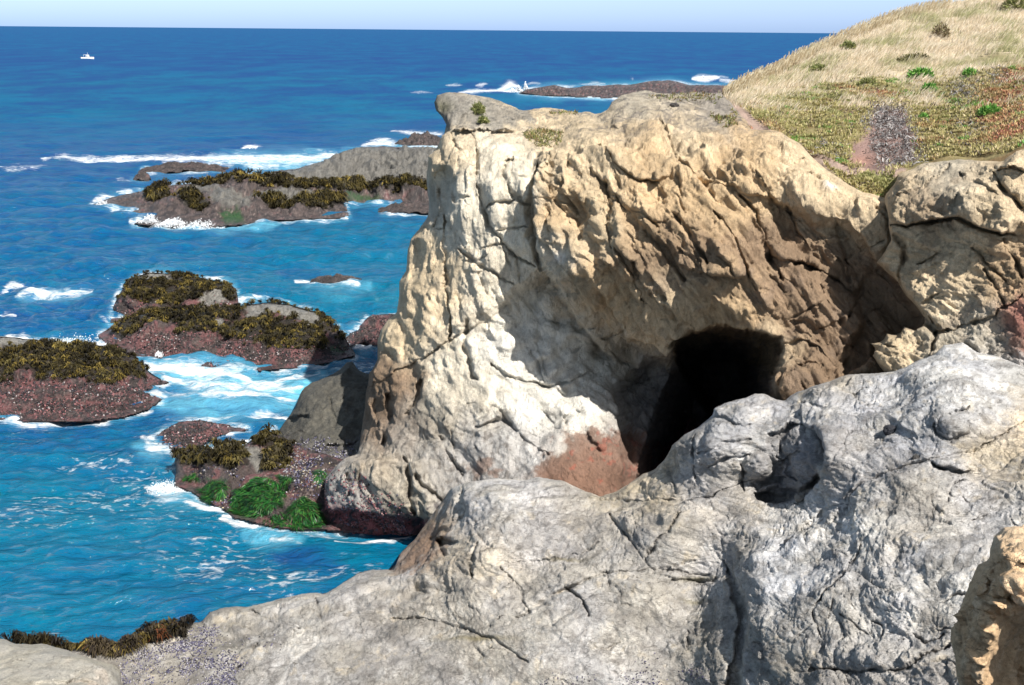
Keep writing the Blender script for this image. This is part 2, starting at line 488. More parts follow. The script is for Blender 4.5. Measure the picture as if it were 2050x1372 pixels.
K = 0.79
TAN = lin(230, 208, 174, K); TAN2 = lin(216, 187, 148, K); CREAM = lin(242, 231, 210, .82); WHITE = lin(246, 241, 230, .80)
BROWN = lin(158, 134, 110, K); GREY = lin(186, 182, 178, K); BGREY = lin(186, 190, 204, K); DGREY = lin(110, 108, 112, K)
REDR = lin(138, 108, 92, K); ORANGE = lin(170, 92, 76, K); STONE = lin(196, 186, 168, K); LGREY = lin(208, 206, 204, K)
PINK = lin(176, 112, 118, 0.5); DARKM = (0.030, 0.024, 0.024); OLIVE = lin(120, 112, 70, .5)
WARMG = lin(170, 162, 152, K)

M_cliff = rock_material('cliff_sandstone', 1.0, (0, 0.9, 0), (2.2, 1.4, 0.8), mott=0.20, bump=0.075, crack=0.4, fleck=0.45, rough=0.92)
M_shelf = rock_material('grey_schist', 1.0, (0, 0.25, 0.2), (0.8, 0.8, 2.6), mott=0.22, bump=0.042, crack=0.5, fleck=0.7, rough=0.8, spec=0.35, tint=((1.0, 0.97, 0.91), (0.95, 0.95, 0.97)))
M_sea_rock = rock_material('intertidal_rock', 1.6, (0, 0, 0), (1, 1, 1.3), mott=0.35, bump=0.09, crack=0.5, rough=0.45, spec=0.6, speck=0.35)
M_dry_rock = rock_material('dry_grey_rock', 0.8, (0, 0.3, 0), (1, 1, 1.6), mott=0.25, bump=0.08, crack=0.7, rough=0.9)
M_near = rock_material('near_sandstone', 3.0, (0, 0.4, 0), (1, 1, 1.4), mott=0.22, bump=0.015, crack=0.8, rough=0.92)

# ================================================================= cliff
cliff_outline = [(870,205),(876,191),(900,185),(930,188),(960,194),(1000,200),(1020,212),(1040,224),(1062,221),(1090,218),(1130,222),(1160,229),
 (1180,226),(1195,232),(1215,222),(1225,206),(1245,192),(1265,186),(1290,183),(1340,190),(1400,188),(1445,190),(1480,225),(1505,262),(1560,266),
 (1600,290),(1640,330),(1700,372),(1765,398),(1830,400),(2330,400),(2330,840),(1900,840),(1700,880),(1500,980),(1330,1075),(1050,1085),(900,1090),(865,1085),
 (835,1072),(800,1076),(740,1081),(690,1079),(662,1075),(655,1050),(648,1010),(652,960),(675,930),(700,915),(716,910),(722,880),(730,830),(735,785),(742,745),(757,722),
 (756,690),(765,660),(780,640),(796,630),(801,590),(800,566),(814,540),(818,505),(826,480),(842,460),(858,430),(858,400),(854,360),(858,315),(876,300),
 (886,275),(899,262),(893,250),(884,235),(874,222)]
cliff_cps = [
 (870,200,42.5),(900,185,43.3),(900,240,41.3),(960,194,43.8),(960,250,41.6),(1040,224,43.5),(1040,262,41),(1130,222,43.5),(1130,250,41.2),(1190,230,42),(1250,190,43),(1340,190,43),(1440,190,44),
 (900,270,39.9),(980,275,39.2),(1060,300,38.2),(1100,290,38.6),(1160,250,38.6),(1250,225,39),(1340,235,38.8),(1400,250,37.6),(1470,240,38.5),
 (860,330,40.3),(860,430,40.4),(820,500,40.6),(800,580,40.6),(780,640,40.6),(757,700,40.6),(740,760,40.4),(722,880,39.6),
 (900,350,38.9),(900,450,38.7),(900,550,38.4),(880,650,38.2),(850,750,38),(820,830,37.8),(780,900,37.9),
 (980,350,37.6),(980,450,37.3),(980,550,37.3),(980,650,37),(960,750,36.6),(940,830,36.3),(900,900,36.4),
 (1050,350,36.9),(1060,450,36.5),(1080,560,37),(1080,650,36.9),(1080,750,36.4),(1080,850,35.6),(1050,930,34.9),
 (1130,300,36.4),(1130,400,35.55),(1140,500,35.25),(1180,560,35.15),(1240,600,35.15),(1290,640,34.6),
 (1200,700,37.2),(1200,800,36.6),(1220,900,35.6),(1200,980,34.6),(1100,980,34.4),(1260,760,38),(1290,720,37.6),
 (1220,300,36),(1240,400,34.65),(1260,500,33.6),(1340,600,33.7),(1350,650,34),(1330,420,33.3),(1350,500,33.1),
 (1320,290,36),(1400,300,35.3),(1390,380,33.4),(1440,430,33),(1420,520,32.7),(1460,600,32.7),(1450,655,33.1),
 (1500,270,36.2),(1500,340,33.8),(1560,270,36),(1600,340,33.6),(1560,420,33.2),(1540,520,32.5),(1540,600,32.5),(1560,660,32.5),
 (1640,335,34.2),(1700,372,33.8),(1660,400,32.4),(1740,420,32.2),(1650,480,32.6),(1720,520,32.4),(1640,600,32.4),(1620,700,32),(1600,790,31.4),
 (1765,398,33),(1780,460,32.2),(1740,600,32.2),(1720,700,31.8),(1820,600,32),(1850,680,31.4),(1700,760,31.2),(1900,400,33.5),(1900,600,32),(2100,400,33.5),(2100,700,30),
 (800,1040,36.9),(750,1078,37.3),(670,1060,37.8),(700,930,38.2),(760,940,37.1),(820,960,36.4),(860,1000,35.9),(900,960,35.9),(950,930,35.6),(1000,960,35),
 (1000,1070,35.5),(1300,1060,34.5),(1600,900,33),(1900,840,31),(2320,400,33.5),(2320,800,29),(660,1000,38.1)]
cliff_feats = [
 # the cave and its mouth
 ('recess', [(1345,690),(1362,668),(1400,656),(1450,650),(1500,657),(1540,666),(1562,676),(1568,700),(1562,735),(1549,760),(1553,800),(1560,900),(1420,1050),(1262,1060),(1268,960),(1284,890),(1312,820),(1338,755)], 8.5, 70),
 ('recess', [(1345,676),(1400,655),(1450,650),(1500,657),(1540,666),(1566,674),(1572,700),(1564,735),(1550,760),(1553,800),(1560,900),(1450,900),(1400,800),(1350,720)], 5.5, 9),
 ('ledge', [(1290,650),(1340,668),(1400,655),(1450,649),(1500,656),(1545,664),(1580,676)], -0.0, 10),
 ('recess', [(1222,775),(1232,860),(1236,940),(1238,1060),(1420,1050),(1440,800),(1350,700),(1290,715)], 1.5, 26),
 # head block against the sea
 ('ledge', [(1050,262),(980,262),(940,270),(895,265)], 0.7, 28), ('soft',930,215,50,22,20,0.5), ('crack',[(905,255),(930,235),(960,232),(1000,228)],4,0.35),
 ('crack',[(960,262),(985,245),(1030,240)],4,0.3),
 # left buttress joints
 ('crack',[(905,272),(919,302),(919,340),(910,372),(916,407)],4.5,0.45),
 ('crack',[(945,276),(959,307),(954,337),(957,360),(962,404),(971,427),(980,453),(1003,474),(1021,506),(1044,520),(1075,530)],4.5,0.55),
 ('crack',[(1030,318),(1015,325),(1009,354),(1026,386),(1044,404),(1064,410)],4.5,0.5),
 ('crack',[(974,415),(1005,405),(1034,402)],4,0.45),('crack',[(885,380),(890,420),(870,455)],6,0.4),
 ('crack',[(1000,460),(1020,458),(1052,455)],3,0.35),('crack',[(960,500),(985,492),(1010,488)],3,0.3),
 ('crack',[(920,500),(935,513),(954,529),(986,547),(1030,570)],4,0.45),
 ('crack',[(893,430),(895,470),(895,520),(895,575),(903,627),(905,684)],5,0.5),('crack',[(850,455),(868,458),(890,458)],4,0.35),
 ('soft',925,420,14,90,-4,0.35),('soft',875,340,14,30,0,0.3),
 ('bump',1038,362,30,44,-10,0.3),('bump',993,385,26,26,0,0.2),('bump',1008,430,34,26,10,0.25),('bump',1035,480,34,34,30,0.25),('bump',975,530,40,40,20,0.2),
 ('soft',935,340,14,40,0,0.3),
 ('recess',[(822,480),(842,475),(858,495),(856,525),(838,560),(822,570),(816,530)],0.5,14),
 ('recess',[(866,330),(900,330),(915,360),(905,400),(880,400),(862,370)],0.5,14),
 # gully between buttress and the overhanging mass
 ('crack',[(1078,335),(1066,380),(1066,430),(1072,470),(1082,510),(1094,535)],11,0.75),
 ('ledge',[(1094,535),(1082,500),(1074,450),(1072,400),(1084,345)],0.55,55),
 ('crack',[(1140,325),(1152,387),(1163,446),(1172,487)],10,0.6),('ledge',[(1172,500),(1160,440),(1150,380),(1138,330)],0.25,30),
 ('crack',[(1110,318),(1106,350),(1112,380),(1124,420),(1150,440)],4,0.4),
 ('bump',1130,455,34,50,-30,0.2),('bump',1124,495,26,22,0,0.2),
 ('crack',[(1215,370),(1224,417),(1224,475),(1232,500)],4,0.4),('bump',1196,430,16,62,-6,0.25),('bump',1240,430,14,56,-16,0.25),
 ('crack',[(1180,340),(1200,360),(1233,390),(1256,422),(1291,434),(1320,457)],6,0.55),
 ('ledge',[(1320,460),(1291,438),(1256,424),(1233,394),(1195,360)],0.35,30),
 ('ledge',[(1350,345),(1320,358),(1286,368),(1262,354),(1222,326),(1200,300)],0.5,60),
 ('crack',[(1200,300),(1222,326),(1262,354),(1286,368),(1320,360)],5,0.4),
 ('crack',[(1190,225),(1215,260),(1240,262)],5,0.4),('crack',[(1320,240),(1340,290),(1360,330),(1400,365),(1430,370)],6,0.5),
 ('crack',[(1130,260),(1150,300),(1180,330)],6,0.4),('bump',1180,275,34,34,30,0.25),('soft',1270,300,56,44,20,0.3),('soft',1385,290,46,50,20,0.3),
 # slabs under the overhang
 ('ledge',[(1192,628),(1172,600),(1152,580),(1122,556),(1098,536)],0.55,40),
 ('ledge',[(1262,640),(1240,615),(1204,566),(1172,545),(1140,528)],0.5,36),
 ('ledge',[(1310,645),(1290,600),(1262,570),(1230,530),(1190,505)],0.45,34),
 ('ledge',[(1375,655),(1340,610),(1300,560),(1275,520),(1240,500)],0.4,34),
 ('ledge',[(1090,530),(1111,560),(1140,620),(1175,660),(1204,702),(1235,725)],-0.9,300),
 ('ledge',[(1235,725),(1204,702),(1175,660),(1140,620),(1111,560),(1085,520)],0.45,70),
 # middle strata, dipping to the right
 ('ledge',[(1502,556),(1452,550),(1388,541),(1350,520)],0.5,40),
 ('ledge',[(1290,560),(1270,520),(1262,490),(1290,470)],-0.2,30),
 ('crack',[(1423,431),(1450,460),(1467,483),(1502,556)],6,0.5),
 ('ledge',[(1566,571),(1530,520),(1507,472),(1472,407)],-0.45,22),
 ('crack',[(1480,395),(1500,420),(1520,460),(1540,520),(1560,560)],9,0.7),
 ('ledge',[(1500,650),(1450,610),(1423,590),(1391,560)],0.5,30),('ledge',[(1400,640),(1380,600),(1360,570)],0.4,24),
 ('ledge',[(1560,640),(1530,600),(1505,560),(1490,530)],0.4,26),
 ('soft',1330,480,12,60,-50,0.35),('soft',1390,480,14,60,-45,0.35),('soft',1440,500,12,50,-40,0.3),
 ('crack',[(1290,460),(1330,500),(1370,560)],6,0.45),('crack',[(1340,420),(1380,470),(1420,530)],6,0.4),('crack',[(1240,500),(1270,540),(1300,600)],5,0.4),
 # round bulge and the shaded hollow beneath the rim
 ('soft',1520,325,80,50,12,0.8),('ledge',[(1560,400),(1530,395),(1500,392),(1462,372),(1436,335)],0.4,30),
 ('soft',1550,300,8,8,0,-0.3),('soft',1562,303,5,10,-20,-0.25),
 ('crack',[(1550,325),(1590,330),(1610,320)],3,0.3),('crack',[(1610,350),(1640,370),(1690,362)],3,0.3),
 ('recess',[(1528,392),(1560,402),(1598,413),(1656,436),(1694,441),(1735,476),(1762,520),(1800,560),(1850,640),(1790,720),(1690,757),(1670,735),(1715,650),(1700,598),(1640,568),(1582,540),(1548,480)],0.8,18),
 ('ledge',[(1720,592),(1706,585),(1671,559),(1624,533),(1572,521),(1525,507)],0.55,45),
 ('crack',[(1700,640),(1718,590),(1740,560)],5,0.4),('crack',[(1670,440),(1690,500),(1700,560)],5,0.3),('crack',[(1580,410),(1600,470),(1630,520)],6,0.4),
 ('crack',[(1560,690),(1620,690),(1680,740)],4,0.35),('crack',[(1570,640),(1620,650),(1660,690)],4,0.3),
 # right pillar
 ('ledge',[(1660,760),(1690,700),(1715,650),(1712,610)],0.0,30),('bump',1600,740,45,55,20,0.35),('bump',1562,760,14,22,0,0.3),
 # white wall
 ('crack',[(938,645),(932,680),(940,706),(945,750),(958,763)],8,0.5),
 ('crack',[(985,730),(1000,742),(1032,763),(1102,776),(1137,767),(1185,741)],4,0.45),('crack',[(1060,705),(1075,730),(1090,765)],3,0.25),
 ('crack',[(955,855),(985,845),(1005,838),(1030,860),(1060,890),(1100,915)],5,0.4),('ledge',[(1010,838),(985,846),(955,856)],0.35,30),
 ('crack',[(800,640),(812,680),(808,720)],6,0.35),('crack',[(780,790),(785,850),(770,890)],9,0.7),('crack',[(845,760),(835,800),(815,830)],9,0.6),
 ('crack',[(750,800),(760,850)],8,0.4),('crack',[(870,860),(890,900),(930,950)],6,0.45),('soft',790,720,18,60,0,0.3),('soft',850,620,18,90,4,0.3),
 ('recess',[(765,705),(790,690),(800,720),(790,740)],0.3,10),
 # low block standing in the water
 ('ledge',[(645,925),(700,918),(760,925),(820,930),(850,920)],0.7,80),
 ('recess',[(640,1022),(700,1018),(760,1022),(850,1036),(860,1110),(640,1110)],0.75,9),
 ('crack',[(812,918),(816,950),(822,1000),(832,1030)],8,0.8),('crack',[(700,950),(705,990)],6,0.4),('ledge',[(735,930),(715,960),(708,985)],0.3,16),
 ('crack',[(830,950),(850,980),(885,1000)],6,0.5),
]

_r = np.random.default_rng(6)
for _ in range(150):
    x, y = _r.uniform(880, 1760), _r.uniform(280, 900)
    if x < 1080 or y > 620: base = _r.choice([84, 80, 10, 40]) if x < 1080 else _r.choice([30, 50, -10])
    else: base = _r.choice([54, 50, 60, 50, -20, 15])
    a = math.radians(base + _r.normal() * 8); p = [(x, y)]; Ls = _r.uniform(20, 70)
    for _k in range(4): a += _r.normal() * .18; x += math.cos(a) * Ls / 3; y += math.sin(a) * Ls / 3; p.append((x, y))
    if _r.random() < .5: cliff_feats.append(('crack', p, _r.uniform(2.0, 3.6), _r.uniform(.1, .3)))
    else: cliff_feats.append(('ledge', p[::-1] if abs(base) > 25 else p, _r.uniform(-.22, .22) if base < 25 else _r.uniform(.08, .25), _r.uniform(14, 36)))
def relief_cliff(P, U, V, di):
    left = 1 - sst(1040, 1100, U - np.maximum(V - 520, 0) * 0.55)
    low = sst(560, 700, V) * (1 - sst(1180, 1260, U))
    left = left * (1 - sst(540, 640, V)); cen = np.clip(1 - left - low, 0, 1)
    cap = 1 - sst(0, 1, (V - (262 + 0 * U)) / 20 + 0.5)
    ww = np.exp(-(((U - 1070) / 130) ** 2 + ((V - 740) / 110) ** 2))
    A = blocks(P, rot_frame(82, 1.5, 1.2, 0.62), 3, 1.0, 0.8, 0.6, 0.06, 0.12); A2 = blocks(P, rot_frame(70, 0.62, 0.5, 0.3), 4, 0.9, 1.1, 0.4, 0.08, 0.14)
    B = blocks(P, rot_frame(54, 2.8, 1.0, 0.52), 5, 1.3, 1.2, 0.45, 0.06, 0.14); B2 = blocks(P, rot_frame(57, 1.2, 0.5, 0.24), 6, 1.3, 1.4, 0.4, 0.08, 0.16)
    B3 = ridged(P @ rot_frame(58, 0.9, 0.5, 0.22), 4, 61)
    Cc = blocks(P, rot_frame(35, 1.6, 1.0, 0.8), 7, 0.9, 1.0, 0.5, 0.06, 0.14); C2 = blocks(P, rot_frame(20, 0.5, 0.5, 0.22), 8, 1.0, 1.2, 0.4, 0.08, 0.16)
    r = left * (0.05 * A + 0.02 * A2 + 0.17 * facet(P, rot_frame(82, 2.2, 1.0, 0.7), 4, 301, .45, .4, .1)) + cen * (0.06 * B + 0.03 * B2 + 0.40 * facet(P, rot_frame(54, 2.6, 1.3, 0.8), 4, 302, 0.46, 0.45, .1)) + low * (1 - 0.5 * ww) * (0.04 * Cc + 0.02 * C2 + 0.20 * facet(P, rot_frame(38, 1.8, 1.2, 0.8), 4, 303, 0.46, 0.45, .1))
    r = r + (1 - 0.6 * ww) * chips(P, 0.45 * left + 0.75 * cen + 0.9 * low) + (0.05 * cen + .02 * left) * flakes(P, rot_frame(55, 3.4, 1.2, 0.45), 5, 73)
    soil = np.exp(-(((U - 1130) / 90) ** 2 + ((V - 262) / 22) ** 2)) * 0.6
    return r * (1 - soil)

def colour_cliff(P, U, V, N, di):
    q = np.stack([U / 60, V / 60, 0 * U], -1)
    x = U + 30 * fbm(q, 6, 90, .68); y = V + 30 * fbm(q + 9, 6, 91, .68)
    C = gauss_cols(x, y, [
     (900,210,35,WARMG),(960,210,45,STONE),(1040,245,50,TAN),(1130,240,60,TAN),(1230,215,50,STONE),(1330,205,60,STONE),(1430,215,50,WARMG),
     (900,300,50,TAN),(980,320,60,CREAM),(1040,360,50,CREAM),(870,400,40,STONE),(930,420,50,CREAM),(1010,450,60,CREAM),(850,520,40,TAN),
     (1120,320,50,TAN),(1200,300,60,TAN),(1300,300,60,TAN2),(1370,270,50,TAN),(1130,420,50,TAN2),(1200,440,50,TAN),(1300,420,60,TAN2),(1330,520,60,BROWN),(1420,420,50,TAN2),(1400,520,60,BROWN),
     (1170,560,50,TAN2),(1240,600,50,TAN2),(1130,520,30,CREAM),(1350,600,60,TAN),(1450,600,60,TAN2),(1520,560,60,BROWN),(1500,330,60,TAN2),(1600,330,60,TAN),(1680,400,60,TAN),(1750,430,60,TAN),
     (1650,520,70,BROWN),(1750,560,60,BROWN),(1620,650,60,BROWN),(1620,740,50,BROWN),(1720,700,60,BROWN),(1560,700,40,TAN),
     (850,650,60,TAN),(900,600,60,TAN),(980,600,60,CREAM),(900,700,50,CREAM),(1000,700,60,WHITE),(1080,680,60,WHITE),(1080,790,70,WHITE),(1160,760,60,WHITE),(1180,850,50,WHITE),(960,790,50,CREAM),
     (1150,620,50,STONE),(1230,700,60,STONE),(1280,820,60,GREY),(960,880,50,GREY),(1050,880,50,LGREY),(880,840,50,STONE),(900,930,60,GREY),(1000,930,50,GREY),(800,780,50,BROWN),(830,850,50,WARMG),(770,850,40,BROWN),
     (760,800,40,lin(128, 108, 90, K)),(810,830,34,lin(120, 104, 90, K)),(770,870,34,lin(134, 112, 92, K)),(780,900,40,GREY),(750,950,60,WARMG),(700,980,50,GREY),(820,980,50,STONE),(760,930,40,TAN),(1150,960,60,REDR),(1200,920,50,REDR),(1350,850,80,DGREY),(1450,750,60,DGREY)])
    nz = fbm(P * 1.6, 4, 95); nz2 = fbm(P * 5, 3, 96)
    red = [(1075,940),(1095,905),(1150,880),(1190,868),(1225,868),(1300,860),(1330,960),(1230,1000),(1150,985),(1090,965)]
    dr, _, _ = sdist(x, y, red); C = mixc(C, sst(-8, 10, dr + 10 * nz2) * 0.75, REDR)
    C = mixc(C, sst(-12, 10, dr) * sst(0.35, 0.55, nz + 0.5 * nz2) * 0.5, ORANGE)
    dr, _, _ = sdist(x, y, [(940,930),(1000,920),(1020,950),(960,965)]); C = mixc(C, sst(-10, 8, dr) * 0.7, REDR)
    C = mixc(C, np.exp(-(((U - 1137) / 16) ** 2 + ((V - 512) / 10) ** 2)), lin(255, 250, 242, .8))
    C = mixc(C, np.exp(-(((U - 1660) / 12) ** 2 + ((V - 379) / 7) ** 2)), lin(250, 250, 250, .8))
    # lichen and weathered grey skin on the cap rocks, grey seams on the white wall
    top = sst(300, 262, V + 30 * nz) * sst(0.0, 0.5, nz2 + nz)
    C = mixc(C, np.clip(top, 0, 1) * 0.75, lin(128, 122, 116, K))
    C = mixc(C, sst(0.35, 0.75, nz2 + 0.3 * nz) * np.exp(-(((U - 1000) / 90) ** 2 + ((V - 660) / 60) ** 2)) * 0.7, lin(120, 116, 108, K))
    C = mixc(C, sst(0.05, 0.5, nz2) * sst(740, 860, V + 50 * nz) * (1 - sst(1000, 1120, U)) * 0.6, lin(104, 96, 88, K))
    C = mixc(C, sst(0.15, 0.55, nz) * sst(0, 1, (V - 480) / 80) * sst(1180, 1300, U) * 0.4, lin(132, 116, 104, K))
    dh, _, _ = sdist(x, y, [(860,175),(1060,205),(1075,248),(985,264),(890,266)]); C = mixc(C, sst(-6, 10, dh) * .8, lin(168, 163, 154, .66)); C = mixc(C, sst(-6, 10, dh) * sst(.1, .5, nz2) * .5, lin(110, 106, 98, .6))
    # lichen green-black on the outermost corner
    C = mixc(C, np.exp(-(((U - 885) / 20) ** 2 + ((V - 212) / 14) ** 2)) * 0.7, lin(92, 92, 62, K))
    # intertidal band: mussels, coralline pink
    z = P[..., 2]
    b = sst(1.15, 0.75, z + 0.25 * nz); C = mixc(C, b, PINK); C = mixc(C, b * sst(-0.1, 0.25, nz2), DARKM)
    b = sst(2.0, 1.3, z + 0.4 * nz) * sst(0.05, 0.35, nz2) * 0.6; C = mixc(C, b, lin(96, 92, 110, .5))
    return C * (1 + 0.10 * nz[..., None]) * tone(P, rot_frame(54, 1.4, .8, .4), 97, .16, .25) * tone(P, rot_frame(70, .5, .4, .25), 98, .12, .15)

STEP = 2.0 if QUAL >= 1 else 4.0
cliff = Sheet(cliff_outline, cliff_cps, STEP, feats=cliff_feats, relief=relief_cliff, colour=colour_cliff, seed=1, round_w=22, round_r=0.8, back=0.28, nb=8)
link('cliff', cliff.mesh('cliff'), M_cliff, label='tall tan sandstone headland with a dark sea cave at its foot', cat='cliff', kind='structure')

# ================================================================= right-hand outcrop
rout = [(1770,405),(1775,390),(1790,372),(1800,350),(1850,327),(1920,320),(1960,322),(2008,326),(2040,303),(2150,290),(2300,282),(2480,270),(2480,830),(1990,800),(1880,780),
 (1800,770),(1770,745),(1748,712),(1757,700),(1744,688),(1768,684),(1776,668),(1802,674),(1812,656),(1836,664),(1850,650),(1872,668),(1858,645),(1840,620),(1815,592),(1800,566),(1756,526),(1772,505),(1785,480),(1780,440)]
rcps = [(1780,395,31.6),(1800,360,31.7),(1850,330,31.9),(1960,325,31.35),(2050,300,30),(1790,430,30.8),(1850,400,30.6),(1950,390,29.85),(2040,380,28.8),
 (1770,520,31.1),(1830,500,30.6),(1900,500,29.75),(2000,500,28.8),(2100,500,28.2),(1850,600,30.1),(1950,600,29.15),(2050,600,28),(1760,700,30.1),(1800,720,29.6),(1870,690,28.95),(1950,700,28.35),(2050,700,27.2),(1900,770,28.15),(2100,780,26.8),(2460,280,28.3),(2460,400,27.3),(2460,600,26.3),(2460,800,25.3),(2280,500,27.3)]
rfeats = [('ledge',[(2040,470),(2017,466),(1985,463),(1941,441),(1898,434),(1854,443),(1790,448)],0.75,70),
 ('crack',[(1790,450),(1854,447),(1898,440),(1941,446),(1985,467),(2030,470)],5,0.7),
 ('crack',[(1797,470),(1815,497),(1812,520),(1805,545),(1803,570)],7,0.6),('crack',[(1835,530),(1862,522),(1885,506)],4,0.4),
 ('crack',[(1996,352),(2012,385),(2030,400),(2050,420)],9,0.9),('ledge',[(2060,345),(2035,338),(2000,352)],0.6,40),
 ('crack',[(2010,480),(2030,510),(2048,560)],7,0.5),('crack',[(1850,610),(1888,592)],4,0.4),('ledge',[(1890,592),(1862,606),(1845,612)],0.25,24),
 ('crack',[(1868,640),(1875,655),(1872,668),(1900,668)],5,0.6),('crack',[(1870,668),(1920,655),(1990,640),(2050,600)],4,0.45),('crack',[(1873,670),(1868,700),(1866,720)],4,0.45),
 ('crack',[(1950,495),(1990,540),(2020,570)],5,0.3),('crack',[(1975,540),(2010,600),(2020,620)],5,0.35),('bump',1800,690,40,26,0,0.3),('crack',[(1870,372),(1890,350),(1900,336)],4,0.3),
 ('crack',[(1920,360),(1960,375),(2000,395)],3,0.3),('crack',[(1800,400),(1850,380),(1880,350)],3,0.25),('crack',[(1760,690),(1800,700),(1815,670)],3,0.3),
 ('soft',1850,400,70,20,-15,0.35),('soft',1960,400,80,24,15,0.35),('soft',1900,560,60,50,0,0.3)]
def relief_r(P, U, V, di):
    B = blocks(P, rot_frame(22, 1.4, 1.0, 0.5), 15, 1.2, 1.1, 0.45, 0.06, 0.14); B2 = blocks(P, rot_frame(30, 0.5, 0.4, 0.2), 16, 1.2, 1.3, 0.4, 0.09, 0.16)
    return 0.05 * B + 0.03 * B2 + 0.24 * facet(P, rot_frame(20, 2.0, 1.2, 0.7), 4, 311, 0.46, 0.45, .1) + chips(P, 0.8, 920) + 0.045 * flakes(P, rot_frame(20, 2.4, 1.0, 0.4), 5, 17) + 0.07 * fbm(P * 0.9, 2, 18)
def colour_r(P, U, V, N, di):
    nz = fbm(P * 1.4, 4, 25); nz2 = fbm(P * 5, 3, 26)
    x = U + 22 * nz; y = V + 22 * nz2
    C = gauss_cols(x, y, [(1800,380,60,TAN),(1900,360,60,STONE),(2000,380,60,TAN),(1850,420,40,BROWN),(1830,500,60,TAN),(1930,520,60,TAN),(2000,560,50,TAN2),(1900,600,50,TAN),(1950,630,50,STONE),
      (1800,700,50,TAN),(1900,700,50,STONE),(1980,690,40,STONE),(2030,660,36,REDR),(2050,640,40,lin(196,130,118,K)),(1980,740,50,LGREY),(2030,550,40,BROWN)])
    C = mixc(C, sst(0.2, 0.6, nz) * 0.35, lin(150, 128, 108, K))
    return C * (1 + 0.12 * nz2[..., None]) * tone(P, rot_frame(22, 1.2, .8, .4), 27, .16, .25) * tone(P, rot_frame(30, .4, .4, .2), 28, .12, .15)
outcrop = Sheet(rout, rcps, STEP, feats=rfeats, relief=relief_r, colour=colour_r, seed=5, round_w=18, round_r=0.6, back=0.22, nb=8)
link('rock_outcrop', outcrop.mesh('rock_outcrop'), M_cliff, label='tan layered outcrop on the right between the cave cliff and the grey shelf', cat='rock outcrop', kind='structure')

# ================================================================= foreground grey shelf
fout = [(-120,1292),(0,1290),(60,1293),(140,1296),(225,1296),(300,1276),(350,1252),(403,1246),(420,1226),(440,1219),(500,1216),(560,1201),(620,1189),(650,1191),(690,1166),(712,1151),(750,1141),(790,1143),(800,1112),
 (832,1079),(852,1052),(868,1030),(890,1000),(905,977),(930,968),(960,963),(1000,958),(1040,963),(1080,958),(1122,963),(1172,986),(1200,996),(1240,983),(1290,951),(1312,941),(1330,921),(1346,895),(1372,871),
 (1402,856),(1428,832),(1430,819),(1462,806),(1490,800),(1512,791),(1532,792),(1552,801),(1572,803),(1600,786),(1650,766),(1702,751),(1752,748),(1792,745),(1830,726),(1872,711),(1890,691),(1925,688),
 (1955,706),(2000,715),(2050,735),(2150,760),(2300,770),(2480,790),(2480,1460),(-440,1460),(-440,1292)]
fz = [(2460,800,8.2),(2460,950,8.0),(2460,1150,7.6),(2460,1440,7.0),(2280,900,7.9),(2280,1250,7.0),(-430,1292,.9),(-430,1440,1.2),(-260,1380,1.1),(-100,1292,1.0),(0,1292,1.0),(100,1296,1.1),(250,1296,1.3),(-100,1400,1.2),(350,1255,1.4),(440,1222,1.7),(560,1203,1.8),(650,1191,2.0),(750,1143,2.2),(800,1115,2.2),(852,1055,2.6),(890,1002,3.3),(930,970,4.1),(1040,963,4.3),
 (1172,986,4.2),(1240,983,4.3),(1312,941,5.0),(1346,895,5.7),(1428,825,6.7),(1500,797,7.2),(1572,803,7.0),(1650,766,7.6),(1752,748,7.8),(1870,711,8.3),(1955,706,8.3),(2050,735,8.1),(2150,760,8),
 (100,1400,1.2),(300,1372,1.2),(500,1372,1.5),(700,1372,1.7),(900,1372,2.0),(1000,1440,2.0),(1200,1400,2.4),(1400,1390,2.8),(1460,1380,3.25),(1530,1370,3.95),(1650,1390,4.45),(1800,1390,5.0),(1950,1400,5.5),(2100,1400,5.8),
 (450,1290,1.6),(600,1270,1.9),(750,1250,2.1),(900,1250,2.5),(750,1190,2.3),(900,1150,3.0),(950,1080,3.7),(1050,1050,4.1),(1050,1150,3.4),(1200,1080,4.1),(1250,1180,3.7),(1100,1260,3.1),(1300,1280,3.2),(1400,1200,3.7),
 (1450,1140,4.2),(1530,1180,4.95),(1530,1280,4.45),(1500,1060,5.1),(1350,1060,4.8),(1350,1130,4.2),(1400,980,5.3),(1420,900,6.2),(1480,850,6.8),(1560,870,6.7),(1560,960,5.6),(1660,1040,5.7),(1640,900,6.9),(1700,950,6.6),(1700,820,7.3),
 (1800,820,7.6),(1900,820,8.0),(2000,820,7.9),(1800,900,7.2),(1950,900,7.4),(1750,1050,6.2),(1850,1050,6.5),(2000,1020,6.8),(1700,1180,5.45),(1850,1180,6.0),(2000,1200,6.3),(1650,1280,4.85),(1800,1280,5.4),(1950,1300,5.8)]
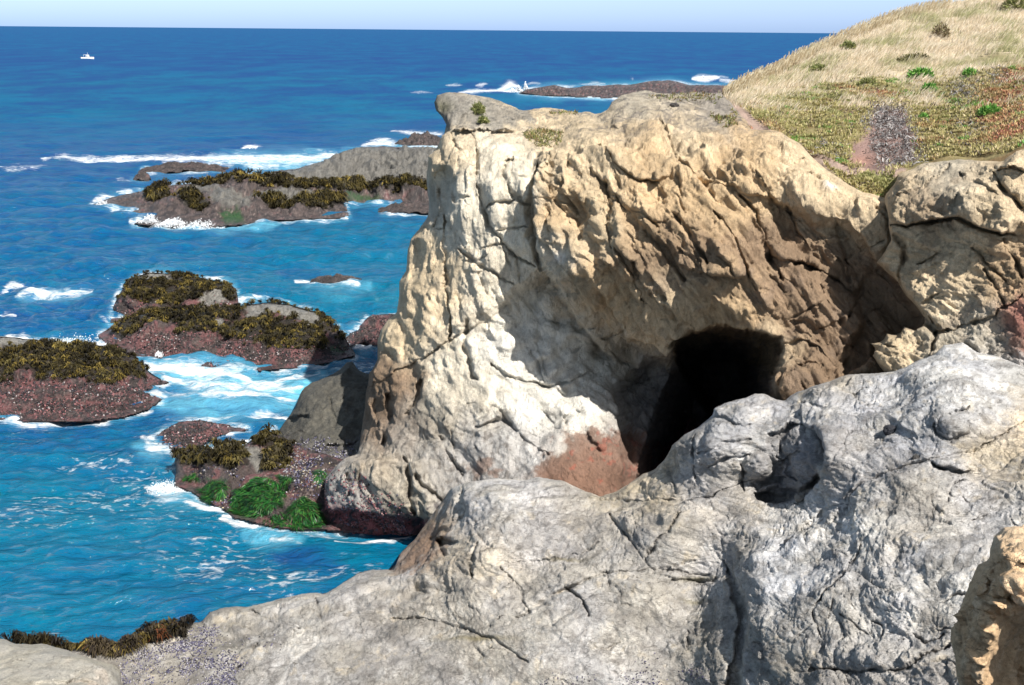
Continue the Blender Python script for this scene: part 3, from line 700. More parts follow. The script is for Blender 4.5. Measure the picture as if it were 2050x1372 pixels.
ffeats = [
 ('recess',[(1446,1115),(1475,1150),(1497,1195),(1502,1250),(1494,1300),(1487,1372),(1484,1430),(1452,1430),(1460,1372),(1470,1300),(1476,1250),(1470,1200)],0.4,7),('ledge',[(1470,1420),(1480,1372),(1490,1320),(1500,1270),(1500,1230),(1480,1180),(1450,1120)],0.15,20),
 # dark hollow
 ('recess',[(1505,985),(1560,975),(1600,978),(1640,945),(1650,960),(1620,990),(1590,1012),(1540,1012),(1515,1002)],0.7,9),
 ('bump',1552,983,36,15,6,0.55),('bump',1610,975,22,14,-15,0.5),('bump',1590,1004,18,12,-20,0.3),('bump',1520,935,34,32,20,0.5),
 ('ledge',[(1530,872),(1560,866),(1585,850),(1612,852),(1640,870),(1660,905),(1652,950)],-0.5,46),('ledge',[(1540,925),(1575,915),(1600,900),(1625,915)],-0.25,24),('ledge',[(1500,955),(1530,962),(1570,950),(1600,955)],-0.2,20),('crack',[(1560,870),(1570,900),(1590,930)],4,.3),
 ('crack',[(1482,930),(1486,960),(1488,985)],4,0.4),('crack',[(1560,905),(1590,930),(1600,965)],4,0.3),('crack',[(1500,960),(1420,1000),(1340,1010),(1260,1006),(1180,1010)],3,0.25),
 ('crack',[(1395,870),(1392,900),(1400,930),(1398,960)],4,0.3),('crack',[(1430,830),(1470,850),(1500,850)],5,0.3),('ledge',[(1560,806),(1520,812),(1480,815),(1440,828)],-0.3,20),
 ('crack',[(1410,910),(1450,890),(1500,880)],4,0.25),('crack',[(1420,935),(1460,915),(1500,910)],4,0.25),('crack',[(1600,800),(1650,830),(1700,800),(1740,785)],4,0.2),
 # knobs and cracks on the blue-grey slope
 ('bump',1902,851,38,22,18,0.22),('crack',[(1874,850),(1878,872),(1905,882),(1945,865)],4,0.25),('crack',[(1895,838),(1920,828),(1938,820)],4,0.25),
 ('crack',[(1868,936),(1890,944),(1920,947),(1950,944)],5,0.4),('ledge',[(1945,941),(1900,940),(1866,934)],0.2,20),
 ('crack',[(1680,1040),(1700,1000),(1750,960),(1850,930),(1960,900),(2050,850)],4,0.2),('crack',[(1600,1080),(1650,1030),(1700,1010)],5,0.25),
 ('crack',[(1900,1010),(1905,980),(1930,960)],4,0.2),('crack',[(1945,1045),(1985,1030),(2010,1000)],4,0.2),('bump',1965,1015,40,20,-35,0.15),
 ('crack',[(1730,1100),(1700,1160),(1630,1230),(1640,1260),(1652,1290)],4,0.25),('crack',[(1690,1240),(1720,1258),(1740,1275)],4,0.25),('crack',[(1745,1245),(1768,1255),(1770,1280)],3,0.2),
 ('crack',[(1620,1340),(1700,1350),(1800,1345),(1850,1320),(1900,1290)],5,0.3),('crack',[(1830,1270),(1850,1290),(1890,1270)],4,0.25),
 ('soft',1700,1090,70,50,-20,0.25),('soft',1640,1180,40,60,10,0.2),('soft',1900,1160,60,50,0,0.2),('soft',1760,1200,90,60,0,0.25),('soft',1750,1320,110,26,4,0.3),('soft',1800,860,70,40,0,0.2),('soft',1950,780,80,40,0,0.3),
 # left/central joints
 ('recess',[(872,1084),(890,1078),(925,1088),(905,1096),(884,1100)],0.6,6),('crack',[(880,1085),(886,1105),(892,1118)],4,0.4),
 ('crack',[(1222,1038),(1240,1060),(1262,1085)],5,0.4),('crack',[(925,975),(922,1010),(935,1030),(900,1060),(860,1080)],5,0.35),('crack',[(960,1090),(945,1130),(950,1160)],5,0.35),
 ('crack',[(1010,1130),(1100,1125),(1160,1110),(1200,1090)],4,0.25),('crack',[(1000,1140),(1040,1180),(1060,1230)],4,0.25),('crack',[(1130,1180),(1170,1210),(1180,1240)],4,0.25),
 ('crack',[(1000,1245),(1040,1240),(1100,1200),(1200,1160),(1300,1140),(1420,1150)],5,0.25),('crack',[(1345,1160),(1400,1165),(1440,1160)],5,0.35),
 ('crack',[(1270,1140),(1330,1080),(1370,1040)],3,0.25),('crack',[(630,1200),(640,1230),(650,1270)],4,0.3),('crack',[(560,1215),(555,1240)],4,0.2),
 ('soft',1020,1010,60,30,20,0.35),('soft',1100,1030,50,30,20,0.3),('soft',970,1120,50,30,10,0.3),('soft',1100,1160,60,24,0,0.3),('soft',820,1210,90,24,0,0.3),('soft',1430,880,50,40,-40,0.3),('soft',640,1320,140,30,0,0.25),('soft',1200,1340,140,30,0,0.2),
 ('crack',[(780,1240),(900,1250),(1000,1290),(1060,1330)],5,0.25),('crack',[(500,1225),(560,1260),(600,1262)],4,0.25),('crack',[(1378,1260),(1380,1285),(1376,1300)],4,0.25),
 ('soft',870,1300,90,40,-10,0.2),('crack',[(470,1345),(500,1320),(520,1290)],4,0.2)]
_r = np.random.default_rng(5)
for _ in range(95):
    x, y = _r.uniform(420, 2040), _r.uniform(960, 1372); x0 = x
    if y < 1200 - (x - 400) * .14: continue
    a = math.radians(_r.choice([8, -12, 28, -38, 62]) + _r.normal() * 9); p = [(x, y)]; Ls = _r.uniform(18, 60)
    for _k in range(4): a += _r.normal() * .22; x += math.cos(a) * Ls / 3; y += math.sin(a) * Ls / 3; p.append((x, y))
    ffeats.append(('crack', p, _r.uniform(1.8, 3.2), _r.uniform(.06, .2)) if _r.random() < .6 else ('ledge', p, _r.uniform(.04, .12), _r.uniform(12, 34)))
def relief_f(P, U, V, di):
    rt = sst(1250, 1500, U)
    A = blocks(P, rot_frame(12, 2.4, 1.6, 1.0), 31, 0.9, 0.8, 0.6, 0.04, 0.25); A2 = blocks(P, rot_frame(18, 0.9, 0.6, 0.35), 32, 0.9, 1.0, 0.9, 0.04, 0.25)
    sw = np.stack([perlin(P * 0.5, 34), perlin(P * 0.5 + 9, 35), perlin(P * 0.5 + 19, 36)], -1) * 1.1
    fol = ridged((P + sw) @ rot_frame(15, 1.1, 0.5, 0.2), 4, 33)          # contorted foliation
    A3 = blocks(P, rot_frame(25, 0.36, 0.3, 0.16), 37, 0.9, 1.2, 0.7, 0.06, 0.2)
    lens = worley((P + sw * 0.5) @ rot_frame(-15, 1.6, 1.1, 0.8), 38)
    r = 0.08 * A + 0.035 * A2 + 0.008 * fol + 0.010 * A3 + 0.12 * facet(P + sw * 0.3, rot_frame(14, 2.4, 1.4, 0.8), 5, 321, 0.46, 0.4, .1) + 0.10 * np.minimum(lens[1] - lens[0], 0.5)
    smooth_low = sst(1260, 1330, V) * (1 - rt)
    r = r * (1 - 0.55 * smooth_low)
    k = 1 - 0.45 * smooth_low
    pit = np.exp(-(((U - 1570) / 90) ** 2 + ((V - 940) / 70) ** 2)) + 0.6 * np.exp(-(((U - 1400) / 60) ** 2 + ((V - 960) / 60) ** 2))
    return r + 0.10 * fbm(P * 0.6, 2, 39) + 0.17 * chips(P * 2.0, 1.0, 940) * k * (1 + 2.5 * pit) + 0.034 * k * flakes(P + sw * 0.5, rot_frame(14, 3.6, 1.6, 0.5), 7, 41) + 0.012 * flakes(P + sw * 0.8, rot_frame(-20, 1.2, 0.6, 0.16), 6, 42)
def colour_f(P, U, V, N, di):
    nz = fbm(P * 1.2, 4, 45); nz2 = fbm(P * 4.5, 4, 46); nz3 = fbm(P * 12, 3, 47)
    x = U + 30 * nz; y = V + 30 * nz2
    CG = lin(184, 181, 177, K); DW = lin(166, 162, 156, K); BG = lin(182, 183, 187, K); PB = lin(214, 215, 217, .80); YG = lin(205, 192, 170, K)
    C = gauss_cols(x, y, [(450,1300,90,DW),(600,1260,90,CG),(800,1200,90,GREY),(1000,1020,70,LGREY),(1100,1100,80,GREY),(980,1130,60,YG),(860,1090,50,BROWN),(830,1110,30,BROWN),(1250,1100,80,CG),(1300,1000,60,YG),(900,1300,120,DW),
      (1200,1300,120,CG),(1000,1200,80,CG),(1350,1250,80,DW),(1400,1100,70,GREY),(1420,960,60,GREY),(1450,860,60,BG),(1600,860,50,BG),(1500,800,40,LGREY),(1700,800,70,BG),(1680,765,30,YG),(1850,760,70,PB),(1980,780,70,PB),
      (1800,860,60,BG),(1900,870,60,BG),(1700,930,60,GREY),(1850,950,50,CG),(1990,900,50,YG),(2040,850,40,TAN),(1700,1060,60,PB),(1600,1150,50,PB),(1650,1100,60,LGREY),(1850,1080,70,GREY),(1980,1060,60,LGREY),(1880,1160,60,PB),(1700,1240,70,LGREY),(1850,1250,60,LGREY),
      (1600,1250,50,BG),(1650,1350,80,DW),(1850,1340,70,GREY),(1530,1330,50,DW),(1240,1010,40,STONE)])
    C = mixc(C, sst(0.0, 0.5, nz2 + 0.4 * nz3) * 0.5, lin(130, 125, 120, K)); fo_ = fbm((P + .5 * np.stack([nz, nz2, nz], -1)) @ rot_frame(12, 2.2, 1.2, .22), 4, 48); C = mixc(C, sst(.15, .5, fo_) * .45, lin(118, 114, 110, K)); C = mixc(C, sst(.2, .5, -fo_) * .4, lin(216, 214, 210, K))
    C = mixc(C, sst(0.15, 0.5, -nz2) * sst(0.0, 0.4, nz) * 0.5, YG)
    C = mixc(C, sst(0.1, 0.45, nz3 - 0.3 * nz) * sst(0, .3, nz2) * sst(1250, 1450, U) * 0.3, lin(222, 224, 228, .7))
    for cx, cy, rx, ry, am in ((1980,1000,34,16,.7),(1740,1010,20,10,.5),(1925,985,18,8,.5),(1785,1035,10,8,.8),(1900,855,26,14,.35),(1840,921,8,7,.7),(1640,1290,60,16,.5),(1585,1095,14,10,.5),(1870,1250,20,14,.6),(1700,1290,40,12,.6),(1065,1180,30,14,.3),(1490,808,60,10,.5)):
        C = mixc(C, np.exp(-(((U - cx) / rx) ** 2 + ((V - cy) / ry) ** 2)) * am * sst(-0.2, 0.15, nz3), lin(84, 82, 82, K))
    dk, _, _ = sdist(x, y, [(1490,930),(1530,885),(1570,868),(1620,858),(1650,880),(1650,930),(1640,970),(1600,1005),(1530,1008),(1500,985)]); C = mixc(C, sst(-8, 14, dk) * 0.6, lin(118, 117, 122, K))  # shade of the pit face turned from the sun, put into the colour
    dk, _, _ = sdist(x, y, [(770,1150),(800,1112),(832,1079),(852,1052),(900,1050),(880,1100),(860,1135),(820,1150)]); C = mixc(C, sst(-8, 14, dk) * 0.7, lin(128, 104, 88, K))
    # shallow algae-stained pools
    for cx, cy, rx, ry in ((1395,1160,40,6),(960,1283,70,5),(1390,1203,24,5),(1130,1122,40,4)):
        C = mixc(C, np.exp(-(((U - cx) / rx) ** 2 + ((V - cy) / ry) ** 2)) * 0.6, lin(140, 128, 70, .5))
    b = sst(1.4, 0.8, P[..., 2] + 0.25 * nz); C = mixc(C, b, lin(90, 74, 72, .5))
    return C * (1 + 0.10 * nz[..., None] + 0.06 * nz3[..., None]) * tone(P, rot_frame(14, 1.8, 1.2, .6), 49, .17, .3) * tone(P, rot_frame(-12, .7, .5, .3), 50, .13, .3) * tone(P, rot_frame(30, .25, .2, .12), 51, .08, .15)
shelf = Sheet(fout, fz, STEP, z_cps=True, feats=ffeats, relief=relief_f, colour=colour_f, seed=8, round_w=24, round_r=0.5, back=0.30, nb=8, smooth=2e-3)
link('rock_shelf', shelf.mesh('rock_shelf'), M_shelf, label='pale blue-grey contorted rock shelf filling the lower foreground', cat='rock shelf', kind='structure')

# boulder, bottom-left
bout = [(-440,1282),(-120,1278),(0,1280),(15,1281),(30,1289),(60,1292),(95,1292),(140,1305),(190,1322),(225,1330),(240,1345),(243,1375),(235,1460),(-440,1460)]
bz = [(-430,1290,1.8),(-430,1440,2.1),(-250,1360,2.2),(-100,1285,2.0),(0,1282,2.0),(90,1294,2.1),(200,1330,2.0),(240,1350,1.7),(235,1440,1.6),(100,1372,2.4),(0,1350,2.3),(-100,1400,2.4),(100,1440,2.5)]
def relief_b(P, U, V, di):
    return 0.06 * facet(P, rot_frame(15, 1.3, 1, .6), 4, 331) + 0.03 * blocks(P, rot_frame(20, 1.2, 0.9, 0.6), 51, 0.8, 0.5, 0.6, 0.07, 0.5) + 0.02 * ridged(P @ rot_frame(-30, 0.7, 0.4, 0.18), 4, 52) + 0.06 * fbm(P, 3, 53) + chips(P, 0.5, 960)
def colour_b(P, U, V, N, di):
    nz = fbm(P * 1.2, 4, 55); nz2 = fbm(P * 4.5, 4, 56)
    C = np.zeros(P.shape) + np.array(lin(180, 176, 166, K)); C = mixc(C, sst(0.1, 0.6, nz2) * 0.5, lin(142, 138, 130, K)); C = mixc(C, sst(0.2, 0.6, nz) * 0.4, lin(196, 178, 160, K))
    return C
boulder = Sheet(bout, bz, STEP, z_cps=True, relief=relief_b, colour=colour_b, seed=9, round_w=20, round_r=0.5, back=0.25, nb=8, feats=[('crack',[(130,1372),(170,1350),(200,1335)],4,0.2),('crack',[(60,1372),(150,1368),(180,1372)],4,0.2)])
link('boulder', boulder.mesh('boulder'), M_shelf, label='smooth pale grey dome of rock in the lower left corner beside the mussel bed', cat='boulder')

# near sandstone rock, bottom right
nout = [(2700,1030),(2200,1050),(2050,1056),(2012,1060),(1993,1075),(1986,1100),(1984,1124),(1962,1134),(1956,1150),(1944,1170),(1938,1186),(1926,1220),(1920,1245),(1908,1260),(1906,1285),(1913,1320),(1922,1372),(1930,1470),(2700,1470)]
ncps = [(2050,1060,7.5),(2000,1080,7.4),(1985,1120,7.4),(1960,1140,7.35),(1940,1190,7.35),(1910,1265,7.5),(1925,1372,7.6),(1930,1460,7.6),(2150,1060,7.2),(2040,1120,6.95),(2100,1150,6.8),(2000,1150,7.0),(2040,1190,6.85),
  (1970,1180,7.05),(1960,1240,7.2),(1990,1240,7.0),(1950,1320,7.25),(2000,1300,7.2),(2040,1260,7.5),(2040,1340,7.7),(1970,1372,7.35),(2100,1300,7.7),(2150,1200,7.0),(2100,1450,7.8),(2680,1040,6.6),(2680,1250,6.9),(2680,1460,7.4),(2400,1150,6.7),(2400,1350,7.2)]
nfeats = [('bump',2040,1110,62,42,0,0.18),('ledge',[(2100,1130),(2040,1130),(2010,1128),(1988,1112)],0.10,20),('bump',1978,1141,18,11,0,0.10),('bump',1965,1170,24,22,0,0.12),('bump',2040,1165,44,22,0,0.18),
  ('crack',[(1985,1128),(2020,1130),(2050,1134)],3,0.10),('crack',[(1975,1155),(1990,1170),(1985,1190),(1960,1200)],4,0.12),('bump',2005,1208,26,12,10,0.22),('bump',2040,1195,22,12,-8,0.24),
  ('ledge',[(2090,1195),(2050,1200),(2025,1215),(1985,1210),(1950,1195)],0.22,20),('bump',1982,1262,30,46,-14,0.20),('ledge',[(1952,1300),(1944,1260),(1948,1225),(1970,1218)],0.10,30),
  ('recess',[(1975,1218),(2020,1222),(2060,1205),(2250,1200),(2400,1480),(1960,1480),(1965,1330),(2000,1260)],0.6,34),('bump',1930,1340,14,30,-10,0.08)]
def relief_n(P, U, V, di):
    return 0.12 * facet(P, rot_frame(30, 0.34, 0.28, 0.24), 5, 341, 0.5, 0.45, .1) + 0.02 * blocks(P, rot_frame(30, 0.32, 0.25, 0.2), 61, 0.8, 0.6, 0.6, 0.1, 0.4) + 0.016 * blocks(P, rot_frame(30, 0.12, 0.1, 0.08), 62, 0.8, 0.8, 0.5, 0.12, 0.4) + 0.02 * fbm(P * 4, 4, 63) + 0.35 * chips(P * 4.5, 1.0, 970)
def colour_n(P, U, V, N, di):
    nz = fbm(P * 5, 4, 65); nz2 = fbm(P * 22, 3, 66)
    C = np.zeros(P.shape) + np.array(lin(226, 192, 152, K)); C = mixc(C, sst(0, .6, nz) * .5, lin(240, 216, 184, K)); C = mixc(C, sst(0.1, .6, nz2) * .35, lin(170, 126, 94, K))
    return mixc(C, sst(1120, 1080, V) * .5, lin(240, 216, 186, K))
nearr = Sheet(nout, ncps, STEP, feats=nfeats, relief=relief_n, colour=colour_n, seed=12, round_w=14, round_r=0.15, back=0.05, nb=8, jag=2)
link('boulder', nearr.mesh('near_boulder'), M_near, label='warm orange sandstone boulder with a deeply shaded side in the lower right corner', cat='boulder')
# ================================================================= hill
hout = [(1432,200),(1450,188),(1472,177),(1500,161),(1540,149),(1562,137),(1590,118),(1622,100),(1660,83),(1700,68),(1750,46),(1800,29),(1860,15),(1920,5),(1980,-8),(2160,-34),(2480,-80),(2480,430),(1760,440),(1700,420),(1630,380),(1580,330),(1540,305),(1490,300),(1440,262),(1425,225)]
hcps = [(1445,192,44.5),(1500,161,48),(1540,149,50),(1620,100,53),(1700,68,55),(1800,29,58),(1900,8,60),(2050,-15,62),(2150,-30,63),(1480,240,39.2),(1430,230,39.6),(1560,200,44),(1620,180,46),(1700,150,48),(1850,120,50),(2000,100,50),
 (2120,100,50),(1600,270,38.5),(1700,300,36.8),(1800,250,40),(1900,240,41),(2000,240,39),(2100,220,38),(1750,395,33.6),(1700,375,34.6),(1640,335,35.3),(1560,268,38.0),(1800,345,34.8),(1900,318,34.5),(2040,300,33),(2150,290,32.4),(1750,440,33.0),(1900,420,33),(1600,360,35.4),(1500,300,37.8),(2460,-70,64),(2460,100,50),(2460,230,38),(2460,300,31.6),(2460,420,31)]
hfeats = [('recess',[(1700,300),(1725,275),(1745,230),(1770,215),(1815,225),(1835,300),(1800,335),(1740,345),(1705,335)],0.9,22),('soft',1800,260,22,50,0,0.5),('crack',[(1470,195),(1500,240),(1560,280),(1640,325),(1700,350),(1760,352)],7,0.25),
 ('soft',1960,190,40,30,0,0.5),('crack',[(1930,180),(1950,200),(1945,240)],10,0.4),('soft',1640,230,60,30,30,0.4),('crack',[(1600,300),(1680,340),(1750,352)],5,0.3),('soft',1700,370,60,18,35,0.25)]
def relief_h(P, U, V, di):
    return 0.28 * fbm(P * 0.35, 3, 101) + 0.10 * fbm(P * 1.6, 3, 102) + 0.035 * fbm(P * 6, 3, 103)
def hill_zone(U, V, nz):
    ice = sst(-14, 22, V - (150 + 0.13 * np.abs(U - 1900) + 22 * nz) + np.clip((U - 1650) / 12, -30, 0) * 0)   # below: ice plant
    line = 200 - (U - 1500) * 0.10 + 16 * np.sin(U / 47.0)
    ice = sst(-34, 36, V - line - 60 * nz)
    return ice
def colour_h(P, U, V, N, di):
    nz = fbm(P * 0.5, 4, 105); nz2 = fbm(P * 2.2, 4, 106); nz3 = fbm(P * 8, 3, 107)
    ice = hill_zone(U, V, nz)
    C = np.zeros(P.shape) + np.array(lin(220, 204, 178, .66)); C = mixc(C, sst(0, .5, nz2) * .6, lin(176, 174, 122, .6))
    I = np.zeros(P.shape) + np.array(lin(176, 164, 116, .6)); I = mixc(I, sst(0, .5, nz2) * .6, lin(150, 136, 96, .55)); I = mixc(I, sst(0.0, .6, nz + sst(1850, 2050, U) * 0.5) * .45, lin(170, 110, 80, .5))
    C = C * (1 - ice[..., None]) + I * ice[..., None]
    d, _, _, _, _ = seg_dist(U + 8 * nz2, V + 8 * nz2, [(1440,200),(1470,215),(1500,245),(1545,275),(1620,315),(1700,352),(1760,352),(1800,345)], False)
    C = mixc(C, sst(17, 8, d), lin(196, 170, 156, .62))
    dd, _, _ = sdist(U + 14 * nz2, V + 10 * nz3, [(1698,330),(1705,295),(1728,272),(1745,225),(1765,212),(1812,222),(1832,270),(1838,320),(1800,338),(1745,350)])
    C = mixc(C, sst(-6, 8, dd), lin(168, 140, 132, .6)); C = mixc(C, sst(-4, 6, dd) * np.exp(-(((U - 1725) / 24) ** 2 + ((V - 322) / 12) ** 2)), lin(200, 156, 140, .6))
    e = sst(20, 2, seg_dist(U, V, [(1440,262),(1500,275),(1560,268),(1600,290),(1640,330),(1700,372)], False)[0]); C = mixc(C, e * .6, lin(186, 166, 150, .6))
    return C * (1 + .15 * nz3[..., None])
hill = Sheet(hout, hcps, 3.0 if QUAL >= 1 else 5.0, feats=hfeats, relief=relief_h, colour=colour_h, seed=21, round_w=16, round_r=0.5, back=0.7, nb=8, jag=2.0)
M_soil = rock_material('hill_soil', 1.0, mott=0.2, bump=0.06, crack=0.0, rough=0.95, stretch=(1, 1, 1))
link('hill', hill.mesh('hill'), M_soil, label='coastal hillside of dry grass above yellow-green ice plant', cat='hill', kind='structure')

# ----------------------------------------------------------------- scatter helpers
def pick(sheet, poly, n, rng, dmin=0.0, jit=0.0, excl=()):
    p = np.array(poly, float); x0, y0 = p.min(0); x1, y1 = p.max(0)
    X = []; Yl = []; got = 0
    while got < n:
        x = rng.uniform(x0, x1, n); y = rng.uniform(y0, y1, n)
        k = inside(x, y, p); X.append(x[k]); Yl.append(y[k]); got += k.sum()
    x = np.concatenate(X)[:n]; y = np.concatenate(Yl)[:n]
    if jit: x = x + rng.normal(size=len(x)) * jit * 1.6; y = y + rng.normal(size=len(y)) * jit
    for e in excl:
        kx = ~inside(x + rng.normal(size=len(x)) * 2, y + rng.normal(size=len(y)) * 1.2, e); x, y = x[kx], y[kx]
    P, N, d = sheet.look(x, y)
    k = d > dmin
    return P[k], N[k], x[k], y[k]

def unit(v): return v / (np.linalg.norm(v, axis=-1, keepdims=True) + 1e-9)

def strips(B, D1, D2, width, C, side=None, taper=0.35, cvar=None):
    """bent leaf strips: base B, mid B+D1, tip B+D1+D2"""
    n = len(B)
    if side is None:
        side = unit(np.cross(D1 + D2, np.stack([RNG.normal(size=n), RNG.normal(size=n), RNG.normal(size=n)], -1)))
    w = np.asarray(width)[..., None] * side if np.ndim(width) else width * side
    M = B + D1; T = M + D2
    V = np.stack([B - w * .5, B + w * .5, M + w * .5, M - w * .5, T + w * taper * .5, T - w * taper * .5], 1).reshape(-1, 3)
    i = (np.arange(n) * 6)[:, None]
    Fc = np.concatenate([i + np.array([[0, 1, 2, 3]]), i + np.array([[3, 2, 4, 5]])], 0)
    return V, Fc, np.repeat(C, 6, 0)

def join(parts):
    V, Fc, C, o = [], [], [], 0
    for v, f, c in parts:
        V.append(v); Fc.append(f + o); C.append(c); o += len(v)
    return np.concatenate(V), np.concatenate(Fc), np.concatenate(C)

def palette(n, rng, cols, wts=None, var=0.25):
    k = rng.choice(len(cols), n, p=wts); c = np.array(cols)[k]
    return c * (1 + var * rng.normal(size=(n, 1))).clip(0.3, 2)

M_leaf = col_material('foliage', 0.6, 0.3, trans=0.25)
M_kelp = col_material('kelp_fronds', 0.6, 0.2)
M_straw = col_material('dry_grass', 0.8, 0.15, trans=0.3)
M_ice = col_material('ice_plant_leaves', 0.5, 0.35)
M_shell = col_material('shells', 0.45, 0.5)
M_alga = col_material('surf_grass', 0.4, 0.35)
M_white = col_material('broken_water', 0.5, 0.3, trans=0.3)

KELPC = [lin(100, 90, 50, .42), lin(76, 68, 44, .38), lin(136, 118, 58, .50), lin(58, 54, 42, .36)]
def kelp(sheet, areas, name, parent=None, size=0.32, blades=16, wid=0.045, label=None, kind='stuff', cols=KELPC, wts=(.34, .34, .14, .18), cat=None, excl=(), jit=2.5, dens=1.6):
    rng = np.random.default_rng(len(areas) * 7 + int(areas[0][0][0][0]) % 97)
    parts = []
    for poly, n in areas:
        P, N, x, y = pick(sheet, poly, int(n * dens), rng, 0, jit, excl)
        kp = P[:, 2] > .22; P, N = P[kp], N[kp]
        cl = fbm(P * (.42 / size), 3, 450); kp = rng.random(len(P)) < .85 + 1.2 * cl; P, N, cl = P[kp], N[kp], cl[kp]
        m = len(P); sz = size * rng.uniform(.55, 1.25, m) * np.clip(1 + 1.1 * cl, .45, 1.7)
        up = unit(N * 0.5 + np.array([0, 0, 1.0])); cc = palette(m, rng, cols, wts, .2) * np.clip(1 + 1.1 * fbm(P * (.25 / size) + 9, 2, 451), .5, 1.8)[:, None]
        for k in range(blades):
            a = rng.uniform(0, 6.283, m); t1 = unit(np.cross(up, np.array([0.3, 1, 0.1]))); t2 = np.cross(up, t1)
            o = np.cos(a)[:, None] * t1 + np.sin(a)[:, None] * t2
            r = rng.uniform(.25, 1, m)[:, None]; s = sz[:, None]
            b0 = P + up * s * 0.15 + o * s * 0.05
            D1 = up * s * (0.62 - 0.34 * r) + o * s * 0.36 * r; D2 = o * s * 0.30 * r + up * s * (.16 - .2 * r) - np.array([0, 0, 1.0]) * s * (0.02 + 0.26 * r)
            parts.append(strips(b0, D1, D2, wid * rng.uniform(.7, 1.3, m), (cc * rng.uniform(.85, 1.2, (m, 1))), side=unit(np.cross(o, up) + 0.4 * rng.normal(size=(m, 3)))))
    V, Fc, C = join(parts)
    return link(name, mesh_np(name, V, Fc, C), M_kelp, parent=parent, label=label, cat=cat, kind=kind, smooth=False)

def nuggets(sheet, areas, name, size, cols, wts, parent=None, label=None, cat=None, mat=None, seed=5):
    rng = np.random.default_rng(seed); Vs, Fs, Cs, o = [], [], [], 0
    octv = np.array([[1, 0, 0], [-1, 0, 0], [0, 1, 0], [0, -1, 0], [0, 0, 1], [0, 0, -1]], float); octf = np.array([[0, 2, 4], [2, 1, 4], [1, 3, 4], [3, 0, 4], [2, 0, 5], [1, 2, 5], [3, 1, 5], [0, 3, 5]])
    for poly, n in areas:
        P, N, x, y = pick(sheet, poly, n, rng, 0, 7.0); m = len(P)
        # patchy colonies
        k = fbm(P * 1.4, 3, 400) + .5 * fbm(P * 4, 2, 401) + 0.25 * rng.normal(size=m) > 0.0; P, N = P[k], N[k]; m = len(P)
        A = unit(rng.normal(size=(m, 3))); Bq = unit(np.cross(A, N)); Cq = np.cross(A, Bq)
        s = size * rng.uniform(.5, 1.3, (m, 1, 1))
        V = P[:, None] + N[:, None] * size * .2 + s * (octv[None, :, 0:1] * A[:, None] + 0.55 * octv[None, :, 1:2] * Bq[:, None] + 0.5 * octv[None, :, 2:3] * Cq[:, None])
        Vs.append(V.reshape(-1, 3)); Fs.append((octf[None] + (np.arange(m) * 6)[:, None, None]).reshape(-1, 3) + o); Cs.append(np.repeat(palette(m, rng, cols, wts, .2), 6, 0)); o += m * 6
    return link(name, mesh_np(name, np.concatenate(Vs), np.concatenate(Fs), np.concatenate(Cs)), mat or M_shell, parent=parent, label=label, cat=cat, kind='stuff', smooth=True)

# ----------------------------------------------------------------- rocks standing in the sea
def sea_colour(grey_polys=(), kelp_polys=(), pinkness=0.6, zk=1.3, green=(), gk=.62):
    def f(P, U, V, N, di):
        nz = fbm(P * 1.1, 4, 205); nz2 = fbm(P * 3.6, 4, 206); nz3 = fbm(P * 9, 3, 207)
        C = np.zeros(P.shape) + np.array(lin(120, 104, 100, .5))
        C = mixc(C, sst(-0.25, 0.25, nz + pinkness - .4) * .8, lin(156, 98, 100, .55))
        C = mixc(C, sst(-0.02, 0.12, .8 * fbm(P * 1.7, 3, 209) + .5 * nz3) * .9, DARKM); C = C * (1 + .35 * nz3[..., None]).clip(.4, 1.8)
        C = mixc(C, sst(0.3, 0.6, fbm(P * 15, 2, 208) + .4 * nz) * .6, lin(196, 176, 168, .6))
        x = U + 9 * nz2; y = V + 6 * nz2
        for p in kelp_polys:
            d, _, _ = sdist(x, y, p); C = mixc(C, sst(-4, 3, d) * .9, lin(52, 48, 30, .4))
        for p in grey_polys:
            d, _, _ = sdist(x, y, p); C = mixc(C, sst(-3, 3, d), np.array(lin(172, 168, 160, gk))); C = mixc(C, sst(-3, 3, d) * sst(.1, .5, nz3) * .6, lin(112, 108, 102, gk * .85)); C = mixc(C, sst(-3, 3, d) * sst(.1, .3, -nz2 - .4 * nz3) * .5, lin(100, 96, 92, gk * .8))
        for p in green:
            d, _, _ = sdist(x, y, p); C = mixc(C, sst(-5, 5, d) * .8, lin(40, 110, 40, .5))
        C = mixc(C, sst(0.13, 0.03, P[..., 2] + .05 * nz2) * .15, DARKM)
        return C
    return f
def relief_sea(a=1.0):
    def f(P, U, V, di):
        return a * (0.30 * facet(P, rot_frame(30, 1.2, .9, .6), 4, 351, .5, .45, .1) + .05 * blocks(P, rot_frame(30, 1.1, .9, .7), 211, .8, .8, .5, .1) + .07 * fbm(P * 1.5, 3, 213) + .04 * fbm(P * 6, 3, 214) + chips(P, 1.1, 980))
    return f

SEA_OUT = []
rocks_group = 'rocks standing in the surf'
def sea_rock(name, outline, cps, label, kelps=(), greys=(), greens=(), step=2.0, rr=0.8, rw=14, amp=1.0, size=.27, back=.35, pink=.6, group=rocks_group, seed=30, wid=.034, mat=None, feats=(), blades=20, rel=None, gk=.62):
    s = Sheet(outline, cps, step if QUAL >= 1 else step * 2, feats=feats, relief=rel or relief_sea(amp), colour=sea_colour(greys, [k for k, _ in kelps], pink, green=greens, gk=gk), seed=seed, round_w=rw, round_r=rr, back=back, nb=8, jag=2.0, sea=True)
    o = link(name, s.mesh(name), mat or M_sea_rock, label=label, cat='rock', group=group)
    if kelps: kelp(s, kelps, 'seaweed', parent=o, size=size, wid=wid, blades=blades, excl=greys)
    SEA_OUT.append(outline)
    return s, o

